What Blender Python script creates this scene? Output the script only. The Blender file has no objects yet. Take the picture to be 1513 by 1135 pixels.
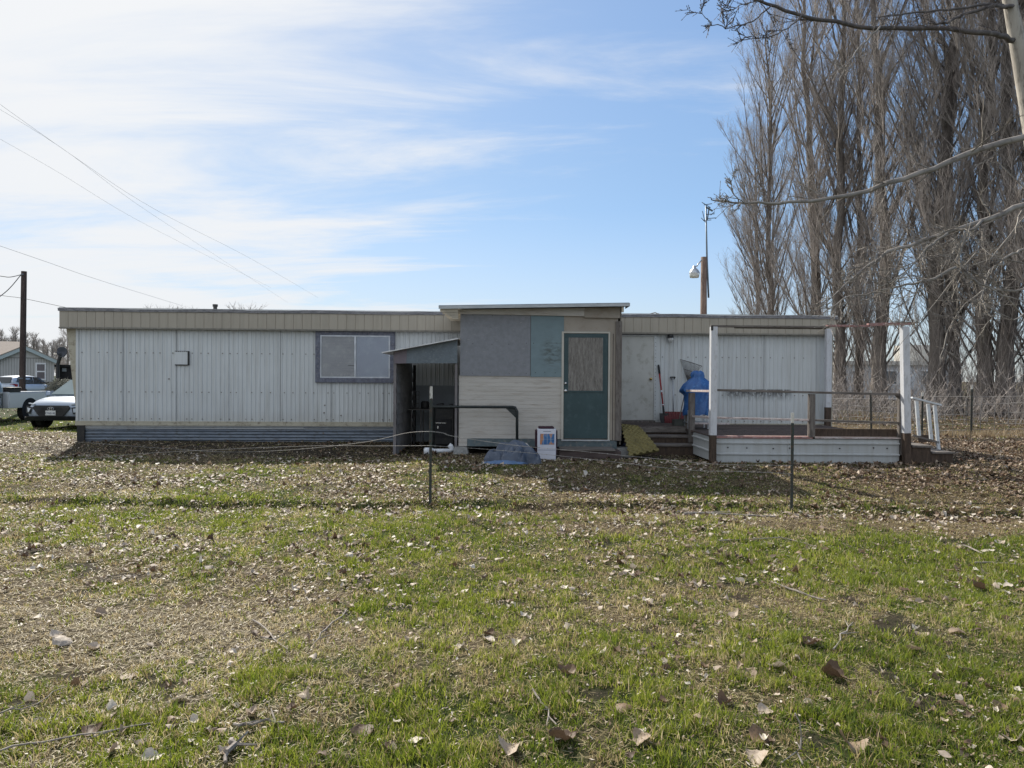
SUN_E=5.0; SKY_S=.13; EXPO=0.50; CLB=4.45; BKFILL=1.14; SKT=(.80,.88,.91)
Q=1.0
import bpy, math, random
import numpy as np
from mathutils import Vector, Matrix
R=math.radians
random.seed(7); rng=np.random.default_rng(7)
SC=bpy.context.scene; COL=SC.collection
# ------------------------------------------------------------------ camera model
EYE=1.65; FPX=1050.0; CX,CY=756.5,567.5
_p=math.atan((567.5-559)/FPX); _a=R(0.38)
cf=Vector((0,math.cos(_p),-math.sin(_p))); r0=Vector((1,0,0)); u0=Vector((0,math.sin(_p),math.cos(_p)))
cu=u0*math.cos(_a)-r0*math.sin(_a); cr=r0*math.cos(_a)+u0*math.sin(_a)
def ray(px,py):
    return cf+cr*((px-CX)/FPX)+cu*((CY-py)/FPX)
def P(px,py,d):
    v=ray(px,py); return Vector((0,0,EYE))+v*(d/v.y)
def vn(x,y,s=1.0,seed=0):
    """smooth value noise on numpy arrays, 0..1"""
    x=np.asarray(x,float)/s+seed*17.31; y=np.asarray(y,float)/s+seed*9.17
    xi=np.floor(x); yi=np.floor(y); fx=x-xi; fy=y-yi
    fx=fx*fx*(3-2*fx); fy=fy*fy*(3-2*fy)
    def h(a,b):
        t=np.sin(a*127.1+b*311.7+seed*74.7)*43758.5453
        return t-np.floor(t)
    return (h(xi,yi)*(1-fx)+h(xi+1,yi)*fx)*(1-fy)+(h(xi,yi+1)*(1-fx)+h(xi+1,yi+1)*fx)*fy
def sstep(a,b,x):
    t=np.clip((np.asarray(x,float)-a)/(b-a),0,1); return t*t*(3-2*t)
def gh(x,y):
    """ground height"""
    x=np.asarray(x,float); y=np.asarray(y,float)
    z=0.15*sstep(9.2,12.6,y)+.055*sstep(8.98,9.16,y+.25*(vn(x,y*0,1.7,5)-.5))-0.20*sstep(17.5,21.5,y)
    z=z-0.035*np.exp(-((y-8.75)/0.3)**2)
    near=1-sstep(26,60,y)
    z=z+near*((vn(x,y,2.3,1)-.5)*0.09+(vn(x,y,0.7,2)-.5)*0.045*(1-sstep(10,16,y)))
    return z
def GZ(x,y): return float(gh(x,y))
def G(px,py):
    v=ray(px,py); d=6.0
    for _ in range(60):
        p=Vector((0,0,EYE))+v*(d/v.y); h=GZ(p.x,p.y)
        nd=(h-EYE)/v.z*v.y; d=d*0.5+nd*0.5
    return Vector((0,0,EYE))+v*(d/v.y)
# ------------------------------------------------------------------ materials
def nt(name):
    m=bpy.data.materials.new(name); m.use_nodes=True; t=m.node_tree; t.nodes.clear()
    return m,t
def N(t,typ,**k):
    n=t.nodes.new(typ)
    for a,b in k.items():
        if a.startswith('i_'):
            n.inputs[int(a[2:]) if a[2:].isdigit() else a[2:]].default_value=b
        else: setattr(n,a,b)
    return n
def rgba(c): return (c[0],c[1],c[2],1)
def ramp(t,fac,stops):
    n=t.nodes.new('ShaderNodeValToRGB'); e=n.color_ramp.elements
    while len(e)<len(stops): e.new(0.5)
    for i,(p,c) in enumerate(stops):
        e[i].position=p; e[i].color=rgba(c) if len(c)==3 else c
    t.links.new(fac,n.inputs[0]); return n.outputs[0]
def math_(t,op,a,b=None,c=None):
    n=t.nodes.new('ShaderNodeMath'); n.operation=op
    for i,v in enumerate((a,b,c)):
        if v is None: continue
        if isinstance(v,(int,float)): n.inputs[i].default_value=v
        else: t.links.new(v,n.inputs[i])
    return n.outputs[0]
def mix_(t,f,a,b,mode='MIX'):
    n=t.nodes.new('ShaderNodeMix'); n.data_type='RGBA'; n.blend_type=mode
    for i,v in ((0,f),(6,a),(7,b)):
        if isinstance(v,(int,float)): n.inputs[i].default_value=v
        elif isinstance(v,tuple): n.inputs[i].default_value=rgba(v)
        else: t.links.new(v,n.inputs[i])
    return n.outputs[2]
def noise_(t,vec,scale,detail=4,rough=.55,dist=0):
    n=t.nodes.new('ShaderNodeTexNoise'); n.inputs['Scale'].default_value=scale; n.inputs['Detail'].default_value=detail
    n.inputs['Roughness'].default_value=rough; n.inputs['Distortion'].default_value=dist
    t.links.new(vec,n.inputs['Vector']); return n.outputs['Fac']
def coords(t,sc=(1,1,1),kind='Object'):
    c=t.nodes.new('ShaderNodeTexCoord'); m=t.nodes.new('ShaderNodeMapping'); m.inputs['Scale'].default_value=sc
    t.links.new(c.outputs[kind],m.inputs[0]); return m.outputs[0]
def mat(name,c1,c2=None,scale=3,stretch=(1,1,1),rough=.7,metal=0,bump=0,bscale=None,c3=None,spec=.3,lo=.35,hi=.65,detail=5,coat=0):
    """two or three colour procedural surface: large variation, fine dirt, optional bump"""
    m,t=nt(name); o=N(t,'ShaderNodeOutputMaterial'); b=N(t,'ShaderNodeBsdfPrincipled')
    t.links.new(b.outputs[0],o.inputs[0])
    b.inputs['Roughness'].default_value=rough; b.inputs['Metallic'].default_value=metal
    b.inputs['Specular IOR Level'].default_value=spec; b.inputs['Coat Weight'].default_value=coat
    v=coords(t,stretch)
    c2=c2 or tuple(x*.8 for x in c1)
    col=ramp(t,noise_(t,v,scale,detail),[(lo,c1),(hi,c2)])
    if c3:
        f2=ramp(t,noise_(t,v,scale*3.1,6,.65),[(.52,(0,0,0)),(.68,(1,1,1))])
        col=mix_(t,f2,col,c3)
    t.links.new(col,b.inputs['Base Color'])
    rr=math_(t,'MULTIPLY_ADD',noise_(t,v,scale*2,3),.25,rough-.12); t.links.new(rr,b.inputs['Roughness'])
    if bump:
        n=N(t,'ShaderNodeBump'); n.inputs['Strength'].default_value=bump; n.inputs['Distance'].default_value=.01
        t.links.new(noise_(t,v,bscale or scale*6,5,.6),n.inputs['Height']); t.links.new(n.outputs[0],b.inputs['Normal'])
    return m
# ------------------------------------------------------------------ mesh building
class MB:
    def __init__(s): s.v=[]; s.f=[]; s.mi=[]; s.cm=0; s.M=None
    def add(s,vs,fs):
        o=len(s.v)
        if s.M is not None: vs=[s.M@Vector(v) for v in vs]
        s.v+= [tuple(v) for v in vs]; s.f+=[tuple(i+o for i in f) for f in fs]; s.mi+=[s.cm]*len(fs)
        return s
    def box(s,a,b,M=None):
        x0,y0,z0=[min(a[i],b[i]) for i in range(3)]; x1,y1,z1=[max(a[i],b[i]) for i in range(3)]
        vs=[(x0,y0,z0),(x1,y0,z0),(x1,y1,z0),(x0,y1,z0),(x0,y0,z1),(x1,y0,z1),(x1,y1,z1),(x0,y1,z1)]
        if M is not None: vs=[M@Vector(v) for v in vs]
        return s.add(vs,[(0,3,2,1),(4,5,6,7),(0,1,5,4),(1,2,6,5),(2,3,7,6),(3,0,4,7)])
    def beam(s,p,q,w,h,up=(0,0,1)):
        """box bar from p to q, w sideways, h along up"""
        p=Vector(p);q=Vector(q);d=(q-p).normalized(); u=Vector(up); sd=d.cross(u)
        if sd.length<1e-4: sd=Vector((1,0,0))
        sd.normalize(); u=sd.cross(d).normalized(); vs=[]
        for e in (p,q):
            for a,b in ((-1,-1),(1,-1),(1,1),(-1,1)): vs.append(e+sd*a*w/2+u*b*h/2)
        return s.add(vs,[(0,1,2,3),(7,6,5,4),(0,4,5,1),(1,5,6,2),(2,6,7,3),(3,7,4,0)])
    def tube(s,path,rad,n=6,cap=True):
        path=[Vector(p) for p in path]
        if isinstance(rad,(int,float)): rad=[rad]*len(path)
        vs=[];prev=None
        for i,p in enumerate(path):
            a=path[max(i-1,0)];b=path[min(i+1,len(path)-1)];d=(b-a).normalized()
            ref=prev if prev is not None else (Vector((0,0,1)) if abs(d.z)<.9 else Vector((1,0,0)))
            sd=d.cross(ref)
            if sd.length<1e-5: sd=d.orthogonal()
            sd.normalize(); u=sd.cross(d).normalized(); prev=u
            for k in range(n):
                t=2*math.pi*k/n; vs.append(p+(sd*math.cos(t)+u*math.sin(t))*rad[i])
        fs=[]
        for i in range(len(path)-1):
            for k in range(n):
                a=i*n+k;b=i*n+(k+1)%n; fs.append((a,b,b+n,a+n))
        if cap: fs.append(tuple(range(n))[::-1]); fs.append(tuple((len(path)-1)*n+k for k in range(n)))
        return s.add(vs,fs)
    def prism(s,poly,d):
        """extrude closed polygon (3-D points) by vector d"""
        n=len(poly); d=Vector(d); vs=[Vector(p) for p in poly]+[Vector(p)+d for p in poly]
        fs=[tuple(range(n)),tuple(range(2*n-1,n-1,-1))]+[(i,i+n,(i+1)%n+n,(i+1)%n)[::-1] for i in range(n)]
        return s.add(vs,fs)
    def lathe(s,prof,n=16,o=(0,0,0),ax='z'):
        vs=[];fs=[]
        for r,z in prof:
            for k in range(n):
                t=2*math.pi*k/n; a,b=r*math.cos(t),r*math.sin(t)
                vs.append({'z':(o[0]+a,o[1]+b,o[2]+z),'y':(o[0]+a,o[1]+z,o[2]+b),'x':(o[0]+z,o[1]+a,o[2]+b)}[ax])
        for i in range(len(prof)-1):
            for k in range(n):
                a=i*n+k;b=i*n+(k+1)%n; fs.append((a,b,b+n,a+n))
        return s.add(vs,fs)
    def build(s,name,mats,parent=None,smooth=False,bevel=0,origin=None):
        me=bpy.data.meshes.new(name); o=bpy.data.objects.new(name,me); COL.objects.link(o)
        org=Vector(origin) if origin is not None else (Vector(parent['_org']) if parent is not None else Vector((0,0,0)))
        me.from_pydata([tuple(Vector(v)-org) for v in s.v],[],s.f)
        for m in (mats if isinstance(mats,(list,tuple)) else [mats]): me.materials.append(m)
        me.polygons.foreach_set('material_index',s.mi)
        if smooth: me.polygons.foreach_set('use_smooth',[True]*len(s.f))
        me.update()
        if parent is not None: o.parent=parent
        else: o.location=org
        o['_org']=tuple(org)
        if bevel:
            b=o.modifiers.new('b','BEVEL'); b.width=bevel; b.segments=2; b.limit_method='ANGLE'
        return o
def tag(o,label,cat,group=None,kind=None):
    o['label']=label
    if cat: o['category']=cat
    if group: o['group']=group
    if kind: o['kind']=kind
    return o
def thing(name,label,cat,org=(0,0,0),group=None):
    o=bpy.data.objects.new(name,None); COL.objects.link(o); o.location=org; o['_org']=tuple(org); o.empty_display_size=.2
    return tag(o,label,cat,group)
def struct(o): o['kind']='structure'; return o
def stuff(o,label,cat): return tag(o,label,cat,None,'stuff')
def copy_tree(o,parent=None):
    c=o.copy(); COL.objects.link(c)
    if parent is not None: c.parent=parent
    for ch in [x for x in SC.objects if x.parent==o]: copy_tree(ch,c)
    return c
def np_mesh(name,verts,tri=None,quad=None,mats=None,attr=None,smooth=False):
    """numpy arrays -> one mesh object; attr = (name, per-vertex float)"""
    me=bpy.data.meshes.new(name)
    nt_=0 if tri is None else len(tri); nq=0 if quad is None else len(quad)
    me.vertices.add(len(verts)); me.vertices.foreach_set('co',np.asarray(verts,np.float32).ravel())
    me.loops.add(nt_*3+nq*4); me.polygons.add(nt_+nq)
    li=[];
    if nt_: li.append(np.asarray(tri,np.int32).ravel())
    if nq: li.append(np.asarray(quad,np.int32).ravel())
    me.loops.foreach_set('vertex_index',np.concatenate(li))
    st=np.concatenate([np.arange(nt_)*3,nt_*3+np.arange(nq)*4]).astype(np.int32)
    me.polygons.foreach_set('loop_start',st)
    if smooth: me.polygons.foreach_set('use_smooth',np.ones(nt_+nq,bool))
    if attr:
        for an,av in attr:
            a=me.attributes.new(an,'FLOAT','POINT'); a.data.foreach_set('value',np.asarray(av,np.float32))
    me.update(calc_edges=True); me.validate()
    o=bpy.data.objects.new(name,me); COL.objects.link(o)
    for m in (mats or []): me.materials.append(m)
    return o
# ------------------------------------------------------------------ camera, sun, sky
cam=bpy.data.cameras.new('camera'); co=bpy.data.objects.new('camera',cam); COL.objects.link(co)
M=Matrix((( cr.x,cu.x,-cf.x,0),(cr.y,cu.y,-cf.y,0),(cr.z,cu.z,-cf.z,EYE),(0,0,0,1)))
co.matrix_world=M; cam.sensor_width=36; cam.lens=36*FPX/1513; cam.clip_start=.05; cam.clip_end=3000
SC.camera=co
SUN_EL=R(36.5); SUN_AZ=R(29.5)     # azimuth from +Y towards -X
sdir=Vector((-math.sin(SUN_AZ)*math.cos(SUN_EL),math.cos(SUN_AZ)*math.cos(SUN_EL),math.sin(SUN_EL)))
sl=bpy.data.lights.new('sun','SUN'); so=bpy.data.objects.new('sun',sl); COL.objects.link(so)
so.rotation_euler=sdir.to_track_quat('Z','Y').to_euler(); sl.energy=SUN_E; sl.angle=R(.5); sl.color=(1,.94,.83)
def N_map2(t,x,a,b):
    n=N(t,'ShaderNodeMapRange'); n.interpolation_type='SMOOTHSTEP'; t.links.new(x,n.inputs[0]); n.inputs[1].default_value=a; n.inputs[2].default_value=b; return n.outputs[0]
w=bpy.data.worlds.new('World'); SC.world=w; w.use_nodes=True; t=w.node_tree; t.nodes.clear()
wo=N(t,'ShaderNodeOutputWorld'); bg=N(t,'ShaderNodeBackground'); bg.inputs[1].default_value=SKY_S; t.links.new(bg.outputs[0],wo.inputs[0])
sk=N(t,'ShaderNodeTexSky'); sk.sky_type='NISHITA'; sk.sun_disc=False; sk.sun_elevation=SUN_EL; sk.sun_rotation=-SUN_AZ
sk.altitude=200; sk.air_density=1.0; sk.dust_density=.6; sk.ozone_density=2.5
tc=N(t,'ShaderNodeTexCoord'); sp=N(t,'ShaderNodeSeparateXYZ'); t.links.new(tc.outputs['Generated'],sp.inputs[0])
zz=math_(t,'ADD',math_(t,'MAXIMUM',sp.outputs[2],0.0),.12)
cb=N(t,'ShaderNodeCombineXYZ'); t.links.new(math_(t,'DIVIDE',sp.outputs[0],zz),cb.inputs[0]); t.links.new(math_(t,'DIVIDE',sp.outputs[1],zz),cb.inputs[1])
mp=N(t,'ShaderNodeMapping'); mp.inputs['Rotation'].default_value=(0,0,R(-14)); mp.inputs['Scale'].default_value=(.55,1.7,1); t.links.new(cb.outputs[0],mp.inputs[0])
n1=noise_(t,mp.outputs[0],1.15,9,.62,.5)
mp2=N(t,'ShaderNodeMapping'); mp2.inputs['Location'].default_value=(3.1,1.7,0); mp2.inputs['Rotation'].default_value=(0,0,R(10)); mp2.inputs['Scale'].default_value=(.35,.5,1); t.links.new(cb.outputs[0],mp2.inputs[0])
n2=noise_(t,mp2.outputs[0],.8,3,.5)
# sun-ward factor: thin cloud scatters forward, so it is densest to the eye around the sun
dp=N(t,'ShaderNodeVectorMath',operation='DOT_PRODUCT'); t.links.new(tc.outputs['Generated'],dp.inputs[0]); dp.inputs[1].default_value=tuple(sdir)
sf=math_(t,'MULTIPLY',math_(t,'SUBTRACT',math_(t,'MAXIMUM',dp.outputs['Value'],.0),.45),1.6)
# more cirrus towards the west (left)
west=math_(t,'MULTIPLY',sp.outputs[0],-.55)
back=math_(t,'MAXIMUM',math_(t,'MULTIPLY',sp.outputs[1],-1.0),0.0)   # bright cloud added in the unseen sky behind the viewer, fills the shaded fronts
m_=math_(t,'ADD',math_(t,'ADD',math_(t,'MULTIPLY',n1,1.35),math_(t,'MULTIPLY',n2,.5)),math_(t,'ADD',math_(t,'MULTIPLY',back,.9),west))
cm=N(t,'ShaderNodeMapRange'); cm.interpolation_type='SMOOTHSTEP'; t.links.new(m_,cm.inputs[0])
cm.inputs[1].default_value=.80; cm.inputs[2].default_value=1.28; cm.inputs[3].default_value=0.04; cm.inputs[4].default_value=.95
ccol=mix_(t,back,mix_(t,sf,(CLB*.93,CLB*.97,CLB*1.03),(CLB*1.16,CLB*1.17,CLB*1.18)),(CLB*BKFILL*.88,CLB*BKFILL*.97,CLB*BKFILL*1.09))
rb=N(t,'ShaderNodeRGBToBW'); t.links.new(sk.outputs[0],rb.inputs[0]); gain=math_(t,'DIVIDE',1.4,math_(t,'MULTIPLY_ADD',rb.outputs[0],.196,1.0))   # soft shoulder on the glare round the sun
skg=N(t,'ShaderNodeVectorMath',operation='SCALE'); t.links.new(sk.outputs[0],skg.inputs[0]); t.links.new(gain,skg.inputs['Scale'])
skc=mix_(t,1.0,skg.outputs[0],mix_(t,N_map2(t,sp.outputs[2],0.0,.30),(.80,.93,1.12),SKT),'MULTIPLY')
hz=math_(t,'MULTIPLY',math_(t,'SUBTRACT',1.0,N_map2(t,sp.outputs[2],.0,.28)),.45)
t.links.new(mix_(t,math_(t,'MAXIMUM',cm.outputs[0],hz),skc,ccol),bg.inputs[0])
vs=SC.view_settings; SC.display_settings.display_device='sRGB'; vs.view_transform='Standard'; vs.look='None'; vs.exposure=EXPO; vs.gamma=1; vs.use_curve_mapping=False
SC.cycles.max_bounces=6; SC.cycles.diffuse_bounces=3; SC.cycles.transparent_max_bounces=8
# ------------------------------------------------------------------ materials shared by the buildings
M_={}
def siding_mat(name,base,dirt,stain=None):
    m,t=nt(name); o=N(t,'ShaderNodeOutputMaterial'); b=N(t,'ShaderNodeBsdfPrincipled'); t.links.new(b.outputs[0],o.inputs[0])
    v=coords(t,(1,1,1)); vs_=coords(t,(7,7,.45)); 
    col=ramp(t,noise_(t,v,.7,3),[(.35,base),(.7,tuple(x*.9 for x in base))])
    f=ramp(t,noise_(t,vs_,1.6,6,.6),[(.45,(0,0,0)),(.8,(.55,.55,.55))]); col=mix_(t,f,col,dirt)
    f=ramp(t,noise_(t,v,14,6,.7),[(.62,(0,0,0)),(.78,(.35,.35,.35))]); col=mix_(t,f,col,dirt)
    # splash-up grime along the foot of the wall
    sp=N(t,'ShaderNodeSeparateXYZ'); t.links.new(v,sp.inputs[0])
    low=math_(t,'MULTIPLY',math_(t,'SUBTRACT',1.0,N_map(t,sp.outputs[2],.66,.98)),noise_(t,vs_,2.2,5))
    col=mix_(t,math_(t,'MULTIPLY',low,.55),col,dirt)
    if stain:
        x0,x1,z0,z1=stain
        a=math_(t,'MULTIPLY',N_map(t,sp.outputs[0],x0,x0+.3),math_(t,'SUBTRACT',1.0,N_map(t,sp.outputs[0],x1-.3,x1)))
        c=math_(t,'MULTIPLY',N_map(t,sp.outputs[2],z0,z1),math_(t,'SUBTRACT',1.0,N_map(t,sp.outputs[2],z1,z1+.03)))
        n=N_map(t,noise_(t,coords(t,(5,5,2)),2.6,6,.7),.36,.54)
        col=mix_(t,math_(t,'MULTIPLY',math_(t,'MULTIPLY',a,c),math_(t,'MULTIPLY',n,.95)),col,(.035,.035,.035))
    t.links.new(col,b.inputs['Base Color']); b.inputs['Roughness'].default_value=.5; b.inputs['Specular IOR Level'].default_value=.35
    n=N(t,'ShaderNodeBump'); n.inputs['Strength'].default_value=.25; n.inputs['Distance'].default_value=.01
    t.links.new(noise_(t,v,2.5,3),n.inputs['Height']); t.links.new(n.outputs[0],b.inputs['Normal'])
    return m
def N_map(t,x,a,b):
    n=N(t,'ShaderNodeMapRange'); n.interpolation_type='SMOOTHSTEP'; t.links.new(x,n.inputs[0]); n.inputs[1].default_value=a; n.inputs[2].default_value=b; return n.outputs[0]
m_sid=siding_mat('white_siding',(.60,.625,.63),(.34,.33,.30),(9.1+5.0,9.1+6.8,1.12,1.42))
m_beige=siding_mat('beige_metal',(.40,.36,.295),(.26,.235,.19))
m_beige2=mat('beige_trim',(.47,.44,.35),(.40,.37,.29),4,rough=.6,c3=(.25,.22,.17))
m_galv=mat('galvanised_sheet',(.20,.23,.27),(.14,.165,.20),2.5,(1,1,3),rough=.45,metal=.35,c3=(.10,.10,.10))
m_roofedge=mat('weathered_roof_edge',(.34,.335,.35),(.20,.20,.22),9,(1,1,4),rough=.7,bump=.5,c3=(.10,.10,.11))
m_white=mat('white_roof_coating',(.75,.75,.73),(.6,.6,.58),3,rough=.6)
m_wood=mat('weathered_grey_wood',(.20,.18,.165),(.115,.10,.09),3,(6,6,1),rough=.85,bump=.6,c3=(.07,.06,.055))
m_woodh=mat('weathered_grey_board',(.20,.18,.165),(.115,.10,.09),3,(1,6,6),rough=.85,bump=.6,c3=(.07,.06,.055))
m_pwood=mat('blue_grey_painted_wood',(.17,.185,.235),(.105,.11,.145),5,(2,6,2),rough=.8,bump=.6,c3=(.25,.24,.24))
m_alu=mat('aluminium',(.50,.52,.55),(.38,.40,.43),6,rough=.35,metal=.6)
m_blind=mat('dusty_blind',(.36,.37,.39),(.29,.30,.32),2,rough=.8,c3=(.42,.42,.43))
m_blind2=mat('pale_curtain',(.31,.36,.45),(.27,.31,.40),1.2,rough=.8,c3=(.36,.41,.49))
m_dark=mat('dark_interior',(.02,.02,.022),(.015,.015,.017),3,rough=.9)
m_doorw=mat('off_white_door',(.52,.52,.49),(.46,.46,.43),2,rough=.5,c3=(.36,.35,.31))
m_brass=mat('brass',(.55,.40,.16),(.45,.32,.12),8,rough=.3,metal=.9)
m_black=mat('black_metal',(.02,.02,.022),(.03,.03,.03),5,rough=.5,c3=(.05,.045,.04))
m_chrome=mat('nickel',(.6,.6,.6),(.5,.5,.5),8,rough=.25,metal=.9)
def glass_mat():
    m,t=nt('window_glass'); o=N(t,'ShaderNodeOutputMaterial'); g=N(t,'ShaderNodeBsdfGlossy'); tr=N(t,'ShaderNodeBsdfTransparent'); mx=N(t,'ShaderNodeMixShader')
    g.inputs['Roughness'].default_value=.08; fr=N(t,'ShaderNodeFresnel'); fr.inputs[0].default_value=1.5
    t.links.new(math_(t,'MULTIPLY_ADD',fr.outputs[0],.7,.02),mx.inputs[0]); t.links.new(tr.outputs[0],mx.inputs[1]); t.links.new(g.outputs[0],mx.inputs[2]); t.links.new(mx.outputs[0],o.inputs[0]); return m
m_glass=glass_mat()
# ------------------------------------------------------------------ mobile home, in its own frame (x along the wall, y back)
A=P(114,630,15.4); B=P(1228,630,16.12); yaw=math.atan2(B.y-A.y,B.x-A.x); HL=math.hypot(B.x-A.x,B.y-A.y); HD=3.65
ORG=Vector((A.x,A.y,0)); ex=Vector((math.cos(yaw),math.sin(yaw),0)); ey=Vector((-ex.y,ex.x,0))
def TL(px,py,off=0.0):
    """photo point -> (x,z) on the wall plane moved off metres towards the viewer"""
    v=ray(px,py); o=Vector((0,0,EYE))-ORG+ey*off; k=-o.dot(ey)/v.dot(ey); p=Vector((0,0,EYE))+v*k
    return (p-ORG).dot(ex),p.z
def HW(x,y,z): return ORG+ex*x+ey*y+Vector((0,0,z))     # home-local to world
home=thing('mobile_home','long low mobile home with white ribbed siding, beige roof band and galvanised skirt','mobile home')
ZS0,ZS1,ZR=.665,2.70,3.06
def ribs(x0,x1,step=.0955):
    xs=[];x=x0
    while x<x1-step*.9:
        xs+=[(x,0),(x+step*.62,0),(x+step*.70,-.011),(x+step*.92,-.011)]; x+=step
    xs.append((x1,0)); return xs
b=MB()
pr=ribs(0,HL); n=len(pr)
b.add([(x,y,z) for z in (ZS0,ZS1) for x,y in pr],[(i,i+1,n+i+1,n+i) for i in range(n-1)])
b.box((0,.02,.5),(HL,HD,ZS1+.02))
wall=b.build('siding',m_sid,home)
# seams between sheets: thin strips in a darker grey
s=MB()
sx=[TL(px,600)[0] for px in (182,261,338,414,490,567,1128,1205)]
for x in sx: s.box((x-.004,-.0145,ZS0+.002),(x+.004,.005,ZS1-.002))
s.build('sheet_seam',mat('seam_line',(.30,.31,.32),(.40,.41,.42),8),wall)
# screws: two rows
s=MB()
x=.12; k=0
while x<HL-.1:
    for z,pz in ((2.15,.86),(1.30,.9),(ZS0+.05,.8)):
        if random.random()<pz:
            xx=x+random.uniform(-.02,.02); s.box((xx-.010,-.020,z-.010),(xx+.010,-.008,z+.010))
    x+=.0955*random.choice((2,2,3,1.5))
for px,py in ((480,599),(479,610),(504,614),(250,560),(478,640)):
    xx,z=TL(px,py); s.box((xx-.014,-.021,z-.014),(xx+.014,-.008,z+.014))
s.build('screw',mat('rusty_screw',(.16,.13,.11),(.25,.24,.22),8),wall)
# end bay that rakes outward (hitch end)
b=MB(); x0=TL(96,484)[0]; x1=TL(112,600)[0]
b.prism([(x0,.04,ZS1),(0,.04,ZS1),(0,.04,ZS0-.1),(x1+.02,.04,ZS0-.1)],(0,HD-.08,0))
b.build('raked_end',m_beige2,home)
# fascia band with grooves
b=MB(); xl=TL(93,470)[0]; xr=HL+.02
n=int((xr-xl)/.19); pts=[]
for i in range(n):
    xa=xl+(xr-xl)*i/n; xb=xl+(xr-xl)*(i+1)/n; pts+=[(xa,-.13),(xb-.014,-.13),(xb-.010,-.121),(xb-.005,-.121)]
pts.append((xr,-.13)); n=len(pts)
b.add([(x,y,z) for z in (ZS1-.01,ZR-.035) for x,y in pts],[(i,i+1,n+i+1,n+i) for i in range(n-1)])
b.box((xl,-.115,ZS1-.012),(xr,HD+.12,ZR-.03)); b.build('fascia_band',m_beige,home)
b=MB(); b.box((xl-.01,-.145,ZS1-.045),(xr,-.02,ZS1-.012)); b.build('drip_edge',mat('drip_trim',(.25,.235,.20),(.18,.17,.15),6,(2,1,1)),home)
# roof edge, slightly wavy, and white roof sheet
b=MB(); n=60; vs=[];fs=[]
for i in range(n+1):
    x=xl-.02+(xr-xl+.06)*i/n; dz=.012*math.sin(i*.7)+random.uniform(-.006,.006)
    vs+=[(x,-.15,ZR-.032+dz*.4),(x,-.165,ZR+.028+dz),(x,HD+.15,ZR+.03),(x,HD+.15,ZR-.03)]
for i in range(n):
    for k in range(4): a=i*4+k;c=i*4+(k+1)%4; fs.append((a,c,c+4,a+4))
fs+=[(0,1,2,3),(n*4+3,n*4+2,n*4+1,n*4)]
b.add(vs,fs); b.build('roof_edge',m_roofedge,home)
b=MB(); vs=[];fs=[]
for i in range(n+1):
    x=xl-.01+(xr-xl+.05)*i/n
    vs+=[(x,-.155,ZR+.042+random.uniform(0,.006)),(x,HD/2,ZR+.065),(x,HD+.1,ZR+.04)]
for i in range(n):
    for k in range(2): a=i*3+k; fs.append((a,a+1,a+4,a+3))
b.add(vs,fs); b.box((xl,-.15,ZR+.02),(xr+.03,-.13,ZR+.045)); b.build('roof',m_white,home)
# vents / small pipes on the roof
def L2(px,py,yy): # world px at depth yy behind wall -> local x,z
    x,z=TL(px,py,-yy); return x,z
x,z=L2(318,452,1.6); b=MB(); b.tube([(x,1.6,ZR+.05),(x,1.6,z)],.045,10); b.tube([(x,1.6,z-.02),(x,1.6,z+.035)],.06,10); b.build('vent_pipe',m_black,home)
for px in (1016,1040-20):
    pass
x,z=L2(1015,466,.8); b=MB().box((x-.10,.7,ZR+.05),(x+.10,.9,ZR+.12)); b.build('vent_pipe',m_galv,home)
# bottom trim
b=MB(); b.box((-.03,-.03,ZS0-.095),(HL+.01,.02,ZS0)); b.box((-.03,-.034,ZS0-.02),(HL+.01,-.028,ZS0-.004)); b.build('bottom_trim',m_beige2,home)
# corner trims
b=MB(); b.box((-.02,-.022,ZS0+.001),(.035,.03,ZS1-.046)); b.build('corner_trim',m_sid,home)
b=MB(); b.box((HL-.035,-.024,ZS0+.001),(HL+.012,.03,ZS1-.046)); b.build('corner_trim',mat('tan_corner',(.40,.37,.30),(.33,.30,.24),4),home)
# skirt: horizontal corrugations
b=MB(); z=.08; prof=[]
while z<ZS0-.1: prof.append(z); z+=.011
def sk_(x0,x1,yo): 
    pf=[(zz,yo-.014*math.cos(2*math.pi*zz/.066)) for zz in prof]; m=len(pf)
    b.add([(x,y,zz) for x in (x0,x1) for zz,y in pf],[(i,m+i,m+i+1,i+1) for i in range(m-1)])
xs=[TL(px,645)[0] for px in (125,448,600,800)]
sk_(xs[0],xs[1]+.08,.03); sk_(xs[1],xs[2],.022); sk_(xs[2],HL,.03)
b.box((0,.05,.0),(HL,.07,ZS0-.09)); b.build('metal_skirt',m_galv,home,smooth=True)
b=MB(); b.box((0.0,-.012,.05),(.16,.01,ZS0-.096)); b.box((0,.012,.05),(.02,HD,ZS0-.096)); b.build('skirt_board',m_black,home)
# window -------------------------------------------------------
def frame_boards(b,x0,x1,z0,z1,wd,y0,y1,top=None):
    top=top or wd
    b.box((x0,y0,z1-top),(x1,y1,z1)); b.box((x0,y0,z0),(x1,y1,z0+wd)); b.box((x0,y0+.002,z0+wd),(x0+wd,y1,z1-top)); b.box((x1-wd,y0+.002,z0+wd),(x1,y1,z1-top))
x0,z1=TL(466,488,.06); x1,z0=TL(583,566,.06)
b=MB(); frame_boards(b,x0,x1,z0,z1,.105,-.065,-.012); win=b.build('window',m_pwood,home,bevel=.004)
b=MB(); ix0,ix1,iz0,iz1=x0+.105,x1-.105,z0+.105,z1-.105
frame_boards(b,ix0,ix1,iz0,iz1,.028,-.055,-.02); xm=TL(525,530,.05)[0]; b.box((xm-.022,-.06,iz0+.028),(xm+.016,-.018,iz1-.028)); b.build('sash_frame',m_alu,win)
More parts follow.
